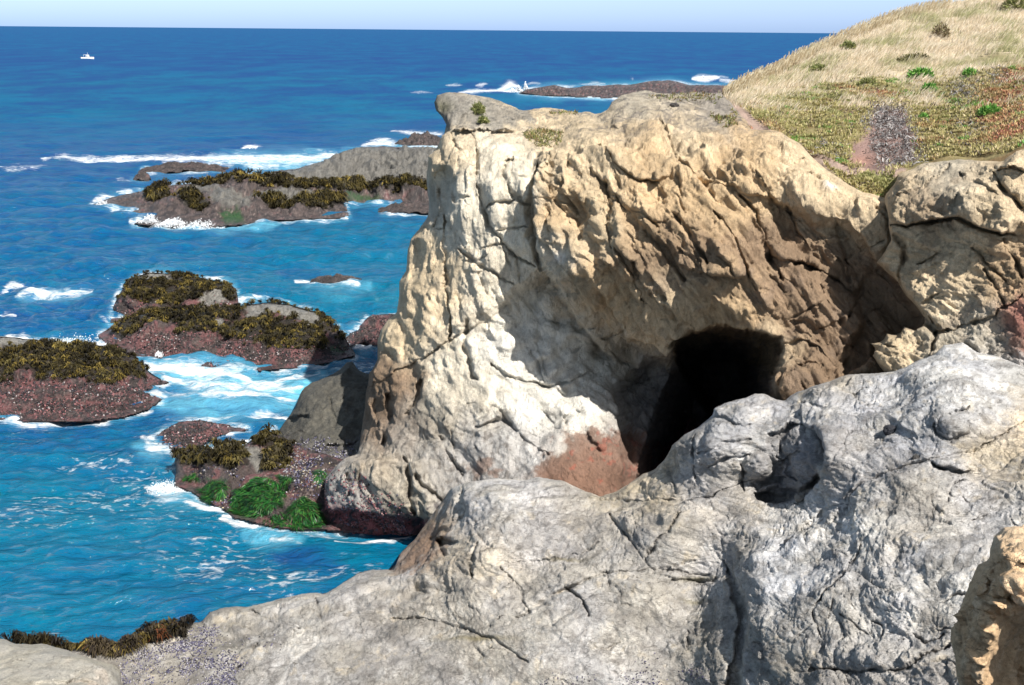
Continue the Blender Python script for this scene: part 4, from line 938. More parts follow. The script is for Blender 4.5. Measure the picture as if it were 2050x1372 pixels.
k1 = [[(228,600),(240,570),(262,552),(300,545),(350,548),(400,553),(455,566),(474,585),(470,603),(430,606),(400,598),(380,603),(350,612),(330,618),(290,602),(262,598),(240,605)], 700]
s1, o1 = sea_rock('sea_rock', [(220,660),(222,638),(234,600),(248,577),(262,557),(300,546),(345,550),(400,556),(450,568),(470,578),(478,604),(482,640),(480,665)],
  [(220,650,66.5),(222,638,66.2),(248,577,66.8),(262,557,67.6),(300,546,68.3),(345,550,68.2),(400,556,67.8),(450,568,67.2),(478,600,66.6),(300,575,67),(400,585,66.4),(350,610,65.6),(450,620,65.3),(300,640,65),(400,660,64.5),(480,660,65)],
  'flat-topped weedy rock, the farthest of the three big rocks left of the cliff', [k1], greys=[[(270,556),(300,549),(345,553),(338,562),(315,570),(298,562)],[(400,595),(440,583),(455,605),(420,615),(400,612)]], seed=31)
k2 = [[(228,672),(250,645),(290,622),(350,612),(420,608),(500,606),(560,604),(600,612),(640,622),(668,650),(690,672),(688,690),(670,668),(640,655),(600,645),(560,632),(500,628),(470,640),(430,640),(400,650),(350,640),(300,655),(250,680)], 800]
k2b = [[(440,655),(480,640),(520,632),(580,648),(640,660),(650,690),(640,708),(600,700),(560,700),(500,690),(460,680),(440,670)], 480]
k2c = [[(350,640),(430,640),(445,670),(400,672),(350,668)],160]
s2, o2 = sea_rock('sea_rock', [(196,672),(215,660),(240,642),(300,622),(380,616),(470,613),(540,607),(580,611),(640,626),(666,650),(690,676),(706,700),(712,712),(660,728),(600,736),(520,742),(450,742),(380,735),(330,732),(290,728),(255,705),(215,688)],
  [(196,674,62.5),(240,642,62.5),(300,622,62.8),(380,616,62.6),(470,613,62.4),(540,607,62.2),(580,611,61.8),(640,626,61.2),(690,676,60.3),(706,702,59.6),(712,714,59.3),(600,640,59.8),(520,640,60.2),(400,640,60.2),(300,650,60.6),(600,680,58.3),(500,680,58.2),(400,680,58.6),(300,690,59.2),
   (450,738,56.9),(600,732,57.2),(330,728,57.8),(250,700,60),(520,715,57.3)],
  'longest weed-covered rock with a bare grey dome top, in the middle left', [k2, k2b, k2c], greys=[[(478,622),(520,612),(590,614),(630,628),(646,642),(625,655),(600,644),(560,630),(510,644),(492,640),(500,628)],[(432,645),(446,640),(448,662),(436,660)]],
  greens=[[(655,697),(690,695),(685,708),(660,708)]], seed=32)
k3 = [[(-400,715),(-120,715),(-50,700),(40,698),(75,690),(92,682),(140,688),(200,692),(240,700),(275,715),(290,745),(285,765),(250,760),(210,775),(170,765),(120,768),(80,762),(55,745),(20,762),(-30,790),(-120,790),(-400,780)], 2300]
s3, o3 = sea_rock('sea_rock', [(-420,700),(-140,690),(-60,680),(0,674),(60,680),(90,684),(120,690),(180,690),(230,697),(270,712),(287,735),(300,748),(338,766),(320,778),(292,782),(326,800),(300,820),(250,836),(180,845),(100,846),(40,844),(0,840),(-140,835),(-420,830)],
  [(-410,700,55.4),(-410,760,52.2),(-410,828,49.4),(-140,690,55),(0,674,55.6),(90,684,54.9),(180,690,54.5),(230,697,54.1),(270,712,53.8),(287,735,53.4),(338,766,53.8),(292,782,52.6),(326,800,51.5),(200,720,52.8),(100,720,52.6),(0,720,52.8),(-100,740,52.5),(200,760,51.2),(100,760,51.2),(0,780,50.8),(270,790,51.2),
   (180,840,49.2),(100,843,48.9),(0,838,49.1),(-140,835,49.2),(250,830,49.8),(100,800,49.8),(200,805,50.0)],
  'broad weed-capped rock with a pink foot, cut by the left picture edge', [k3], greys=[[(-140,685),(0,672),(60,680),(92,684),(75,692),(40,698),(-50,700),(-140,706)]], seed=33)
s4, o4 = sea_rock('sea_rock', [(300,884),(330,861),(358,846),(400,842),(432,848),(470,852),(500,860),(470,868),(440,872),(420,882),(402,893),(388,915),(370,912),(330,900)],
  [(300,884,46.6),(330,861,47),(400,842,47.6),(470,852,47.8),(500,860,48),(380,865,46.2),(430,862,46.6),(388,912,45.0),(330,900,45.7)],
  'low pink and black mussel-covered rock awash in front of the islands', seed=34, rr=.4, amp=.7)
s5, o5 = sea_rock('sea_rock', [(688,682),(700,668),(718,662),(722,652),(732,641),(745,632),(790,629),(830,640),(830,700),(770,696),(745,692),(730,686),(705,694)],
  [(688,682,61.8),(718,662,62),(745,632,62.5),(800,629,62.5),(830,640,62.5),(760,665,61),(740,690,60.3),(800,700,60),(705,692,60.8)],
  'dark red mussel rock tucked against the left foot of the cliff', seed=35, rr=.5, amp=.9)
K6 = [([(300,380),(330,372),(400,366),(440,360),(470,350),(520,348),(530,356),(470,362),(430,378),(390,378),(370,370),(330,378),(340,392),(310,402),(285,396)],420),([(470,368),(540,364),(600,366),(640,372),(700,374),(760,374),(830,372),(856,368),(858,384),(800,388),(700,390),(640,388),(580,384),(540,376)],900),
   ([(505,402),(560,402),(600,404),(640,400),(680,400),(690,412),(640,420),(600,420),(560,412)],330),([(360,396),(400,402),(420,414),(400,426),(370,416)],120)]
s6, o6 = sea_rock('rock_reef', [(183,411),(222,397),(282,385),(320,375),(400,367),(440,361),(468,351),(520,351),(560,345),(600,338),(650,325),(690,304),(712,297),(765,296),(840,297),(900,300),(960,318),(1020,350),(1050,385),(1030,410),(900,414),(820,412),(745,409),(692,408),(698,434),(640,440),(560,442),(520,445),(470,453),(420,456),(340,454),(268,449),(290,431),(240,424)],
  [(183,411,109.5),(222,397,110),(320,375,111),(440,361,113),(520,351,115),(600,338,117),(650,325,118.5),(690,304,121),(765,296,122.5),(860,297,122),(880,350,115),(765,350,116),(690,350,115),(600,360,112.5),(765,380,112),(600,380,109),(480,370,110),(400,385,108.5),(300,390,109),(600,410,103.5),(500,410,103),(500,390,106),
   (640,438,101.2),(560,440,100.8),(470,451,98.5),(340,452,98.0),(268,447,99.5),(240,424,105.5),(400,420,102),(350,435,100),(693,412,108.5),(760,406,110.6),(880,412,109),(1020,360,116),(1040,400,110),(960,330,119.5),(960,410,109.5),(690,425,104)],
  'long low grey reef with a rounded hump and dark weed belts, behind the near rocks', K6, greys=[[(470,352),(520,352),(600,340),(650,326),(690,305),(712,298),(880,300),(880,366),(760,372),(640,366),(560,362),(500,364)],[(370,378),(400,376),(430,382),(420,392),(380,390)],[(430,384),(560,384),(640,392),(660,400),(560,400),(500,405),(500,425),(440,420),(420,400)],[(590,400),(640,404),(630,412),(600,410)]],
  greens=[[(440,430),(480,425),(490,445),(450,448)],[(690,398),(760,398),(760,404),(690,404)]], step=1.6, rr=1.2, rw=8, rel=lambda P, U, V, di: relief_sea(4.0)(P * np.array([.42, .25, .6]), U, V, di), size=.62, wid=.07, back=1.2, seed=36, pink=-.1, blades=16, gk=.42)
def awash(px0, px1, pyb, hgt, dep, label, seed, n=70):
    """rock just breaking the surface: a lumpy mound built from its real width, depth and height"""
    A = at(px0, pyb, float(t_for_z(px0, pyb, 0))); B = at(px1, pyb, float(t_for_z(px1, pyb, 0)))
    W_ = np.linalg.norm(B - A) / 2; c = (A + B) / 2; ex = unit((B - A)[None])[0]; ey = np.array([-ex[1], ex[0], 0])
    u, v = np.meshgrid(np.linspace(-1.15, 1.15, 2 * n), np.linspace(-1.15, 1.15, n)); q = np.stack([u * W_, v * dep, 0 * u], -1)
    r2 = u ** 2 + v ** 2 + .55 * fbm(q / max(W_ * .5, .6) + seed, 4, seed)
    z = hgt * (1 - r2) * (1 + .7 * fbm(q / (W_ * .35) + 9, 3, seed + 2)) + .25 * hgt * ridged(q * 1.4, 3, seed + 1)
    P = c + u[..., None] * W_ * ex + (v[..., None] + 1) * dep * ey; P[..., 2] = np.clip(z, -.5, 9)
    P = P + .12 * hgt * np.stack([fbm(P * 2, 3, seed + 4), fbm(P * 2 + 9, 3, seed + 5), 0 * u], -1)
    C = sea_colour((), (), -.2)(P, u, v, P, u) * .7
    i = np.arange(u.size).reshape(u.shape); Fc = np.stack([i[:-1, :-1].ravel(), i[:-1, 1:].ravel(), i[1:, 1:].ravel(), i[1:, :-1].ravel()], 1)
    link('sea_rock', mesh_np('sea_rock', P.reshape(-1, 3), Fc, C.reshape(-1, 3)), M_sea_rock, label=label, cat='rock', group=rocks_group)
    SEA_OUT.append([(px0, pyb), ((px0 + px1) / 2, pyb + 1.5), (px1, pyb), ((px0 + px1) / 2, pyb - 3)])
awash(285, 445, 344, .55, 2.2, 'thin black rock ledge awash just behind the long reef', 41)
awash(798, 900, 296, 1.0, 4.0, 'small dark rock in white surf left of the cliff top', 42)
awash(765, 885, 424, .45, 1.6, 'flat dark reddish rock barely above water beside the cliff', 43)
awash(626, 714, 566, .22, .8, 'tiny pink rock awash between the far reef and the cliff', 44)
awash(266, 294, 359, .45, 1.0, 'smallest black rock poking out left of the thin ledge', 45)
far = [(1038,188),(1055,180),(1072,176),(1110,171),(1140,176),(1170,173),(1200,172),(1260,170),(1300,164),(1340,162),(1380,170),(1440,172),(1500,174),(1500,192),(1230,197),(1150,194),(1090,192)]
s7, o7 = sea_rock('rock_reef', far, [(x, y, float(t_for_z(x, y, 0)) if y > 185 else float(t_for_z(x, min(y, 186), 0)) * 1.01 if False else float(t_for_z(x, y, min(2.9, max(0.2, (190 - y) * .11))))) for x, y in far] + [(1200,183,float(t_for_z(1200,183,.9))),(1350,180,float(t_for_z(1350,180,1.2)))],
  'long dark reef far out, low behind the cliff top', step=1.5, rr=2, rw=4, amp=3.0, back=2.5, seed=46, pink=.1)

DM = [DARKM, lin(60, 56, 66, .5), lin(200, 190, 190, .6), lin(176, 120, 122, .5)]
for sh_, ob_, ar_, nn_ in ((s1, o1, [(225,600),(480,600),(480,640),(225,650)], 900), (s2, o2, [(205,680),(260,670),(440,665),(600,690),(700,690),(700,715),(600,732),(450,736),(330,728),(250,705)], 4200), (s3, o3, [(-100,770),(0,765),(100,760),(280,765),(330,770),(320,800),(250,830),(100,842),(-100,838)], 6500), (s4, o4, [(305,884),(360,848),(470,854),(400,892),(380,912),(330,900)], 1500), (s5, o5, [(700,670),(740,636),(800,632),(800,690),(720,688)], 1200)):
    nuggets(sh_, [(ar_, nn_)], 'mussels', .065, DM, (.55, .24, .05, .16), parent=ob_, seed=nn_)
# grey rock and weedy ledge at the cliff's foot
def colour_e(P, U, V, N, di):
    nz = fbm(P * 1.2, 4, 225); nz2 = fbm(P * 4, 4, 226); nz3 = fbm(P * 11, 3, 227)
    C = np.zeros(P.shape) + np.array(lin(134, 131, 122, .42)); C = mixc(C, sst(0, .5, nz2) * .4, lin(98, 95, 90, .42)); C = mixc(C, sst(0, .5, -nz2) * .3, lin(160, 152, 134, .6))
    m = sst(870, 930, V + 40 * nz); C = mixc(C, m * sst(-.1, .3, nz3) * .7, lin(150, 146, 160, .55)); C = mixc(C, m * sst(.2, .5, nz2) * .6, lin(84, 80, 92, .5))
    return C
E = Sheet([(538,900),(548,878),(562,858),(576,837),(590,819),(600,792),(612,776),(626,766),(641,762),(656,755),(680,741),(695,727),(706,725),(716,741),(735,749),(780,740),(800,990),(640,1010),(600,960)],
  [(538,900,46),(550,878,46.2),(576,837,46.8),(600,792,47.4),(641,762,47.6),(700,725,48.0),(735,749,47.2),(780,740,47),(640,850,44.2),(640,800,45.6),(700,850,43.4),(700,790,45.4),(600,900,43),(650,940,41.2),(700,930,41.2),(780,900,41),(580,880,44.6),(600,960,41.3),(780,990,40)],
  STEP, feats=[('ledge',[(570,836),(590,840),(617,836),(625,826)],-.0,10),('crack',[(572,838),(590,842),(615,836)],7,.8),('soft',625,815,40,24,-20,.35),('crack',[(600,862),(620,872),(635,882)],4,.35),('soft',640,870,44,24,10,.3),('crack',[(640,905),(680,895),(720,885)],4,.4),('crack',[(660,800),(670,840),(668,880)],5,.3),('soft',690,745,10,20,20,.4)],
  relief=lambda P, U, V, di: chips(P, 1.2, 985) + .16 * facet(P, rot_frame(48, 1.7, 1.1, .9), 4, 361, .5, .3) + .04 * blocks(P, rot_frame(40, 1.4, 1, .8), 221, .8, .6, .5, .08) + .08 * fbm(P * .9, 3, 222) + .02 * fbm(P * 5, 3, 223), colour=colour_e, seed=51, round_w=16, round_r=.7, back=.3, nb=8, jag=2)
link('rock', E.mesh('grey_rock'), M_dry_rock, label='bare pointed grey-brown rock leaning on the left foot of the cliff', cat='rock')
kf = [([(352,930),(356,912),(385,903),(420,898),(450,892),(490,890),(500,905),(495,935),(470,945),(440,938),(400,935),(370,930)],150),([(500,880),(525,866),(548,868),(560,885),(585,900),(580,930),(560,948),(530,945),(515,925),(540,905),(520,895)],120)]
fo = [(348,972),(352,950),(350,925),(354,912),(382,905),(420,900),(450,894),(490,891),(505,880),(522,868),(546,866),(570,882),(620,900),(720,930),(725,1066),(645,1062),(560,1058),(530,1052),(470,1038),(445,1018),(428,1012),(405,1000),(380,985)]
Fs, oF = sea_rock('sea_rock', fo, [(348,972,42.2),(352,930,42.6),(382,905,43),(450,894,42.9),(490,891,43),(522,868,43.8),(546,866,44),(500,940,41),(600,930,41.2),(560,985,39.7),(620,960,40),(640,1000,39.2),(430,955,41.4),(400,950,42),(390,980,41.6),(405,1000,41),(470,1038,39.4),(560,1058,38.4),(645,1062,38.3),(715,950,40),(715,1064,37.9)],
  'low ledge at the foot of the cliff, draped in kelp and vivid green surf grass', kf, greys=[[(488,900),(505,895),(525,905),(535,925),(520,950),(500,930)]], greens=[[(405,985),(425,965),(455,965),(450,1000),(420,1008)],[(460,1020),(485,985),(510,965),(560,970),(575,1000),(550,1020),(510,1040),(480,1035)],[(585,1020),(610,1005),(635,1010),(645,1055),(590,1055)],[(560,955),(590,965),(580,975),(560,970)],[(368,962),(395,950),(400,965)],[(632,955),(650,950),(655,970),(638,975)]],
  seed=52, rr=.4, rw=12, amp=.8, size=.34, wid=.04, feats=[('bump',432,985,26,24,0,.3),('bump',520,1005,54,34,-15,.25),('bump',612,1030,30,30,0,.25),('bump',590,965,34,22,0,.3),('bump',500,915,22,24,0,.4),('crack',[(470,960),(462,990),(458,1015)],7,.5),('crack',[(560,1010),(572,1035),(575,1050)],6,.4)], pink=.5, blades=26)
# surf grass: wet strands hanging down over the ledge
def strands(sheet, areas, name, label, cols, wts, L, wid, mat, parent=None, seed=61, cat=None, kind='stuff', curl=1.3):
    rng = np.random.default_rng(seed); parts = []
    for poly, n, side in areas:
        P, N, x, y = pick(sheet, poly, n, rng); m = len(P)
        dn = np.stack([side + curl * fbm(P * 2.2, 2, 461), 0 * x, -1.0 + 0 * x], -1); dn = unit(dn - (N * dn).sum(-1, keepdims=True) * N)
        l = L * rng.uniform(.5, 1.2, (m, 1)); j = .12 * rng.normal(size=(m, 3))
        parts.append(strips(P + N * .02, dn * l * .5 + N * l * .05 + j * l, dn * l * .6 - N * l * .02 + j * l, wid, palette(m, rng, cols, wts, .25), side=unit(np.cross(dn, N)), taper=.5))
    V, Fc, C = join(parts)
    return link(name, mesh_np(name, V, Fc, C), mat, parent=parent, label=label, cat=cat, kind=kind)
GR = [lin(64, 140, 60, .42), lin(34, 96, 48, .4), lin(104, 160, 72, .42), lin(72, 70, 46, .38)]
strands(Fs, [([(408,985),(425,967),(455,967),(450,1002),(420,1006)],1300,-.2),([(462,1022),(485,985),(510,968),(560,972),(572,1000),(550,1018),(510,1036),(480,1033)],5200,-.3),([(585,1020),(610,1005),(635,1010),(648,1052),(592,1055)],2600,.2),([(560,955),(590,965),(580,975),(560,970)],200,0),([(368,962),(395,950),(400,965)],160,0),([(632,955),(650,950),(655,970),(638,975)],200,0),([(530,1045),(560,1030),(600,1040),(640,1050),(640,1060),(560,1058)],500,.3)], 'surf_grass', None, GR, (.35, .35, .12, .18), .19, .022, M_alga, parent=oF)
# water streaming off the reef front and the undercut block
# mussels and barnacles
MU = [lin(120, 116, 150, .5), lin(74, 70, 96, .45), lin(190, 186, 190, .6), lin(40, 38, 46, .5)]
nuggets(Fs, [([(560,930),(600,905),(640,910),(660,950),(640,1000),(600,1000),(570,960)],1500),([(440,1000),(470,990),(460,1020)],150),([(400,945),(470,950),(480,970),(420,968)],300)], 'mussels', .05, MU + [lin(190, 176, 150, .6)], (.25, .25, .2, .15, .15), parent=oF)
nuggets(E, [([(560,905),(620,890),(680,900),(720,915),(680,950),(600,960)],1600),([(555,880),(600,880),(620,900),(560,905)],120)], 'mussels', .05, MU, (.35, .25, .25, .15), label='purple-grey mussels crusting the foot of the pointed rock', cat='mussels', seed=6)
nuggets(cliff, [([(650,960),(700,955),(760,970),(800,1000),(815,1020),(700,1018),(655,1010)],700),([(652,1012),(700,1020),(780,1030),(840,1045),(830,1075),(740,1082),(668,1076)],2200)], 'mussels', .045, [PINK, lin(150, 90, 96, .5), DARKM, lin(190, 150, 150, .6), lin(120, 116, 140, .5)], (.3, .25, .2, .1, .15), label='pink and dark shell growth on the undercut block at the waterline', cat='mussels', seed=7)
nuggets(shelf, [([(238,1325),(260,1310),(330,1302),(420,1290),(470,1300),(480,1330),(470,1372),(440,1400),(250,1400)],5200),([(330,1295),(400,1262),(440,1262),(420,1290),(340,1305)],1100),([(500,1280),(560,1275),(570,1290),(510,1300)],160)], 'mussels', .030, MU, (.42, .22, .28, .08), label='purple mussel bed scattered over the shelf behind the corner dome', cat='mussels', seed=8)
nuggets(shelf, [([(1080,1355),(1180,1350),(1190,1372),(1080,1385)],160),([(1240,1352),(1400,1345),(1450,1350),(1440,1376),(1250,1380)],420),([(1285,1335),(1310,1310),(1320,1330),(1300,1350)],60)], 'mussels', .022, [lin(70, 62, 120, .45), lin(40, 36, 56, .5), lin(150, 146, 160, .6)], (.5, .35, .15), label='dark violet mussels in cracks along the bottom edge of the shelf', cat='mussels', seed=9)
# foreground kelp
kelp(shelf, [([(20,1290),(60,1293),(140,1297),(225,1298),(262,1290),(262,1310),(230,1322),(140,1308),(60,1300),(20,1298)],110),([(215,1312),(270,1305),(285,1285),(330,1275),(365,1262),(410,1252),(400,1246),(350,1256),(300,1272),(240,1290)],60),([(225,1300),(300,1280),(400,1250),(380,1265),(290,1300),(240,1318)],60)], 'kelp', size=.36, blades=36, wid=.026, label='brown sea-palm kelp fringing the water behind the corner dome', cat='kelp',
  cols=[lin(104, 92, 60, .42), lin(78, 68, 52, .4), lin(132, 114, 58, .44), lin(58, 50, 44, .4), lin(140, 84, 52, .4)], wts=(.3, .3, .15, .22, .03), dens=1.2)

# ----------------------------------------------------------------- hillside plants
rng = np.random.default_rng(77)
def grass():
    parts = []
    poly = [(1440,195),(1500,160),(1560,137),(1622,99),(1700,67),(1800,28),(1920,4),(2060,-22),(2460,-78),(2460,230),(2060,240),(1900,230),(1700,225),(1560,240),(1470,215)]
    P, N, x, y = pick(hill, poly, 165000 if QUAL >= 1 else 40000, rng, -3)
    nz = fbm(P * 0.5, 4, 105); ice = hill_zone(x, y, nz)
    k = rng.random(len(P)) > ice * (0.93 - 0.25 * sst(.1, .5, fbm(P * 1.2, 2, 134))); P, N, x, y = P[k], N[k], x[k], y[k]
    dens = fbm(P * 0.8, 3, 131); k = rng.random(len(P)) < 0.55 + dens; P, N, x, y = P[k], N[k], x[k], y[k]; dens = dens[k]
    m = len(P); h = rng.uniform(.08, .30, m) * (1 + .6 * dens); g = fbm(P * 0.45, 3, 133)
    green = sst(-.05, .45, g + .2 * rng.normal(size=m))
    C = palette(m, rng, [lin(246, 234, 214, .84), lin(236, 218, 192, .82), lin(220, 202, 172, .78)], None, .15)
    C = C * (1 - green[:, None]) + green[:, None] * palette(m, rng, [lin(184, 186, 134, .68), lin(204, 198, 156, .68)], None, .2)
    lean = np.stack([.30 + .28 * rng.normal(size=m), .25 * rng.normal(size=m), np.ones(m)], -1)
    D1 = lean * (h * .55)[:, None]; D2 = (lean + np.array([.35, 0, -.2])) * (h * .5)[:, None]
    parts.append(strips(P - N * .02, D1, D2, rng.uniform(.010, .022, m), C, side=unit(np.stack([np.ones(m), .6 * rng.normal(size=m), .1 * rng.normal(size=m)], -1)), taper=.5))
    # tall seed heads along the skyline
    for poly, n, hh in (([(1440,196),(1475,176),(1560,137),(1600,112),(1610,125),(1560,155),(1480,190)],1500,.40),([(1600,112),(1700,67),(1800,28),(1900,8),(1900,22),(1800,44),(1700,84),(1610,125)],2600,.34)):
        P, N, x, y = pick(hill, poly, n, rng, -2); m = len(P); h = hh * rng.uniform(.5, 1.15, m)
        ln = np.stack([.16 * rng.normal(size=m) + .10, .15 * rng.normal(size=m), np.ones(m)], -1)
        parts.append(strips(P, ln * (h * .7)[:, None], ln * (h * .3)[:, None] + np.array([.05, 0, 0]), rng.uniform(.010, .02, m), palette(m, rng, [lin(240, 226, 194, .65), lin(206, 184, 148, .6)], None, .12), side=np.tile([1.0, 0, 0], (m, 1)), taper=1.5))
    V, Fc, C = join(parts)
    link('dry_grass', mesh_np('dry_grass', V, Fc, C), M_straw, label='straw-coloured dry grass leaning along the top of the hillside', cat='grass', kind='stuff', smooth=False)
grass()
def iceplant():
    parts = []
    poly = [(1450,215),(1560,190),(1700,165),(1900,150),(2060,140),(2460,120),(2460,275),(2060,300),(1990,312),(1900,318),(1830,330),(1800,345),(1790,372),(1768,396),(1740,395),(1700,376),(1655,345),(1600,290),(1540,262),(1500,262)]
    P, N, x, y = pick(hill, poly, 185000 if QUAL >= 1 else 40000, rng)
    nz = fbm(P * 0.5, 4, 105); ice = hill_zone(x, y, nz)
    d = seg_dist(x, y, [(1440,200),(1470,215),(1500,245),(1545,275),(1620,315),(1700,352),(1760,352),(1800,345)], False)[0]
    dd, _, _ = sdist(x, y, [(1698,330),(1705,295),(1728,272),(1745,225),(1765,212),(1812,222),(1832,270),(1838,320),(1800,338),(1745,350)])
    k = (rng.random(len(P)) < ice) & ((d > 9) | (x > 1700) & (rng.random(len(P)) < .2)) & (dd < -2 + 6 * rng.normal(size=len(P)))
    k &= fbm(P * 1.1, 3, 141) + .35 * rng.normal(size=len(P)) > -.25
    P, N, x, y, nz = P[k], N[k], x[k], y[k], nz[k]; m = len(P)
    red = sst(.1, .6, fbm(P * .45, 3, 143) + sst(1850, 2030, x) * .55 + .12 * rng.normal(size=m) - .12)
    g2 = sst(.1, .5, fbm(P * .8 + 7, 3, 144))
    C = palette(m, rng, [lin(200, 188, 132, .8), lin(176, 170, 112, .76), lin(216, 196, 158, .8)], (.45, .4, .15), .18)
    C = C * (1 - .5 * g2[:, None]) + .5 * g2[:, None] * np.array(lin(160, 172, 104, .66))
    C = C * (1 - red[:, None]) + red[:, None] * palette(m, rng, [lin(214, 150, 116, .7), lin(190, 120, 108, .62), lin(220, 186, 134, .74)], None, .15)
    grey = (rng.random(m) < .05 + .25 * sst(.2, .6, fbm(P * 1.4 + 3, 3, 145))); C[grey] = palette(grey.sum(), rng, [lin(150, 136, 146, .5), lin(90, 78, 84, .5)], None, .2)
    vg = (fbm(P * 1.3 + 21, 2, 148) > .42) & (rng.random(m) < .7); C[vg] = palette(vg.sum(), rng, [lin(120, 180, 84, .66), lin(150, 190, 100, .66)], None, .15)
    mound = .10 * sst(-.2, .5, fbm(P * 2.0, 3, 146))
    a = unit(rng.normal(size=(m, 3)) * .7 + N * .8 + np.array([0, 0, .5])); L = rng.uniform(.05, .11, (m, 1))
    parts.append(strips(P + N * mound[:, None], a * L * .5, a * L * .5 + np.array([0, 0, .01]), rng.uniform(.018, .032, m), C, taper=.4))
    # along the cliff top too
    for poly, n in (([(1045,268),(1080,262),(1130,268),(1125,290),(1090,306),(1060,288)],1500),([(1100,226),(1160,226),(1155,234),(1100,233)],250),([(1290,195),(1400,188),(1450,200),(1430,215),(1330,205)],900),([(1420,225),(1470,245),(1480,262),(1455,270),(1430,245)],900)):
        P, N, x, y = pick(cliff, poly, n, rng); k = fbm(P * 2, 2, 147) + .3 * rng.normal(size=len(P)) > -.05; P, N = P[k], N[k]; m = len(P)
        a = unit(rng.normal(size=(m, 3)) * .7 + np.array([0, 0, .9])); L = rng.uniform(.05, .13, (m, 1))
        parts.append(strips(P, a * L * .5, a * L * .5, rng.uniform(.02, .035, m), palette(m, rng, [lin(150, 156, 90, .5), lin(176, 150, 100, .5), lin(130, 120, 100, .5)], (.5, .3, .2), .2), taper=.4))
    V, Fc, C = join(parts)
    link('ice_plant', mesh_np('ice_plant', V, Fc, C), M_ice, label='yellow-green and red ice plant carpeting the lower hillside', cat='ice plant', kind='stuff', smooth=False)
iceplant()
def deadmat():
    parts = []
    for poly, n in (([(1745,225),(1765,210),(1800,212),(1818,232),(1835,270),(1842,320),(1815,335),(1790,330),(1765,335),(1752,300),(1760,262)],5200),([(1735,240),(1755,232),(1752,262),(1735,268)],500),([(1905,175),(1935,165),(1960,175),(1950,200),(1930,215),(1910,205)],1200),([(1645,300),(1665,290),(1680,305),(1660,315)],300),([(1830,180),(1860,175),(1870,195),(1840,200)],300),([(1920,255),(1950,245),(1955,265),(1930,270)],300),([(1985,150),(2020,145),(2015,165),(1990,170)],400)):
        P, N, x, y = pick(hill, poly, n, rng, 0, 8.0); k = fbm(P * 1.6, 3, 150) + .3 * rng.normal(size=len(P)) > -.1; P, N = P[k], N[k]; m = len(P)
        a = unit(rng.normal(size=(m, 3)) * .6 + N * .5 - np.array([0, 0, .25])); L = rng.uniform(.08, .22, (m, 1))
        parts.append(strips(P + N * rng.uniform(0, .12, (m, 1)), a * L * .5, a * L * .4 - np.array([0, 0, .04]), rng.uniform(.014, .028, m), palette(m, rng, [lin(170, 166, 166, .62), lin(136, 128, 126, .55), lin(98, 84, 76, .5), lin(196, 192, 190, .65)], (.4, .25, .15, .2), .2)))
    V, Fc, C = join(parts)
    link('dead_ice_plant', mesh_np('dead_ice_plant', V, Fc, C), M_ice, label='withered purple-grey mat hanging over the bare dirt hollow', cat='dead plants', kind='stuff', smooth=False)
deadmat()
def shrub(sheet, px, py, rx, ry, n, cols, label, size=.09, name='shrub', group=None, wts=None):
    """px radii; a leafy mound with stems"""
    P0, N0, _ = sheet.look(np.array([px]), np.array([py])); c = P0[0]; sc = np.linalg.norm(c - CAM) / FPX
    r = np.random.default_rng(int(px)); u = unit(r.normal(size=(n, 3))) * r.uniform(.35, 1, (n, 1)) ** .5
    u[:, 2] = np.abs(u[:, 2]); lump = 1 + .35 * fbm(u * 2.2 + px, 3, 5)
    X, _, _ = sheet.look(px + u[:, 0] * rx * lump, py + (0.4 - u[:, 2] * .6) * ry)
    Q = c + u * np.array([rx, min(rx, ry) * .9, ry * 1.3]) * sc * lump[:, None] + np.array([0, 0, ry * .10 * sc])
    a = unit(u + .7 * r.normal(size=(n, 3)) + np.array([0, 0, .4])); L = size * r.uniform(.6, 1.3, (n, 1))
    V, Fc, C = strips(Q, a * L * .5, a * L * .5, size * .3, palette(n, r, cols, wts, .25), taper=.3)
    o = bpy.data.objects.new(name, None); COL.objects.link(o); o.location = c; o['label'] = label; o['category'] = 'shrub'
    if group: o['group'] = group
    f = link('foliage', mesh_np(name + '_foliage', V - c, Fc, C), M_leaf, parent=o, smooth=False)
    m = 24; b = np.zeros((m, 3)) + r.normal(size=(m, 3)) * .03; d = unit(r.normal(size=(m, 3)) * .6 + np.array([0, 0, 1])) * ry * sc * .45
    V, Fc, C = strips(b, d, d * .9, .014, np.tile(lin(110, 86, 60, .5), (m, 1)), taper=.4)
    link('stems', mesh_np(name + '_stems', V, Fc, C), M_leaf, parent=o, smooth=False)
GB = [lin(120, 186, 84, .68), lin(90, 154, 70, .6), lin(160, 204, 104, .7)]; GO = [lin(160, 168, 104, .66), lin(130, 140, 84, .6), lin(186, 184, 124, .68)]
shrub(cliff, 956, 232, 14, 15, 900, GO, 'round yellow-green bush on the grey head rock of the cliff', .08)
shrub(cliff, 968, 248, 10, 9, 400, GO, 'small green tuft just below the round bush on the head rock', .08)
shrub(hill, 1842, 160, 22, 13, 1100, GB, 'brightest green bush on the hillside, at the grass edge', .12, group='bushes on the hillside')
shrub(hill, 1862, 186, 14, 12, 600, GB, 'small vivid green bush just below the brightest one', .1, group='bushes on the hillside')
shrub(hill, 1700, 100, 14, 9, 350, GO, 'lone green tuft high in the dry grass', .12, group='bushes on the hillside')
shrub(hill, 1835, 126, 34, 9, 900, [lin(140, 138, 86, .6), lin(110, 102, 66, .58), lin(166, 154, 104, .62)], 'dark olive scrub stretched across the middle of the grass', .1, group='bushes on the hillside')
shrub(hill, 1884, 76, 16, 18, 500, [lin(170, 150, 118, .6), lin(134, 116, 88, .58), lin(176, 166, 120, .6)], 'brownish upright scrub near the hilltop', .12, group='bushes on the hillside')
shrub(hill, 2036, 24, 22, 26, 900, GO, 'green scrub at the top right corner of the hill', .14, group='bushes on the hillside')
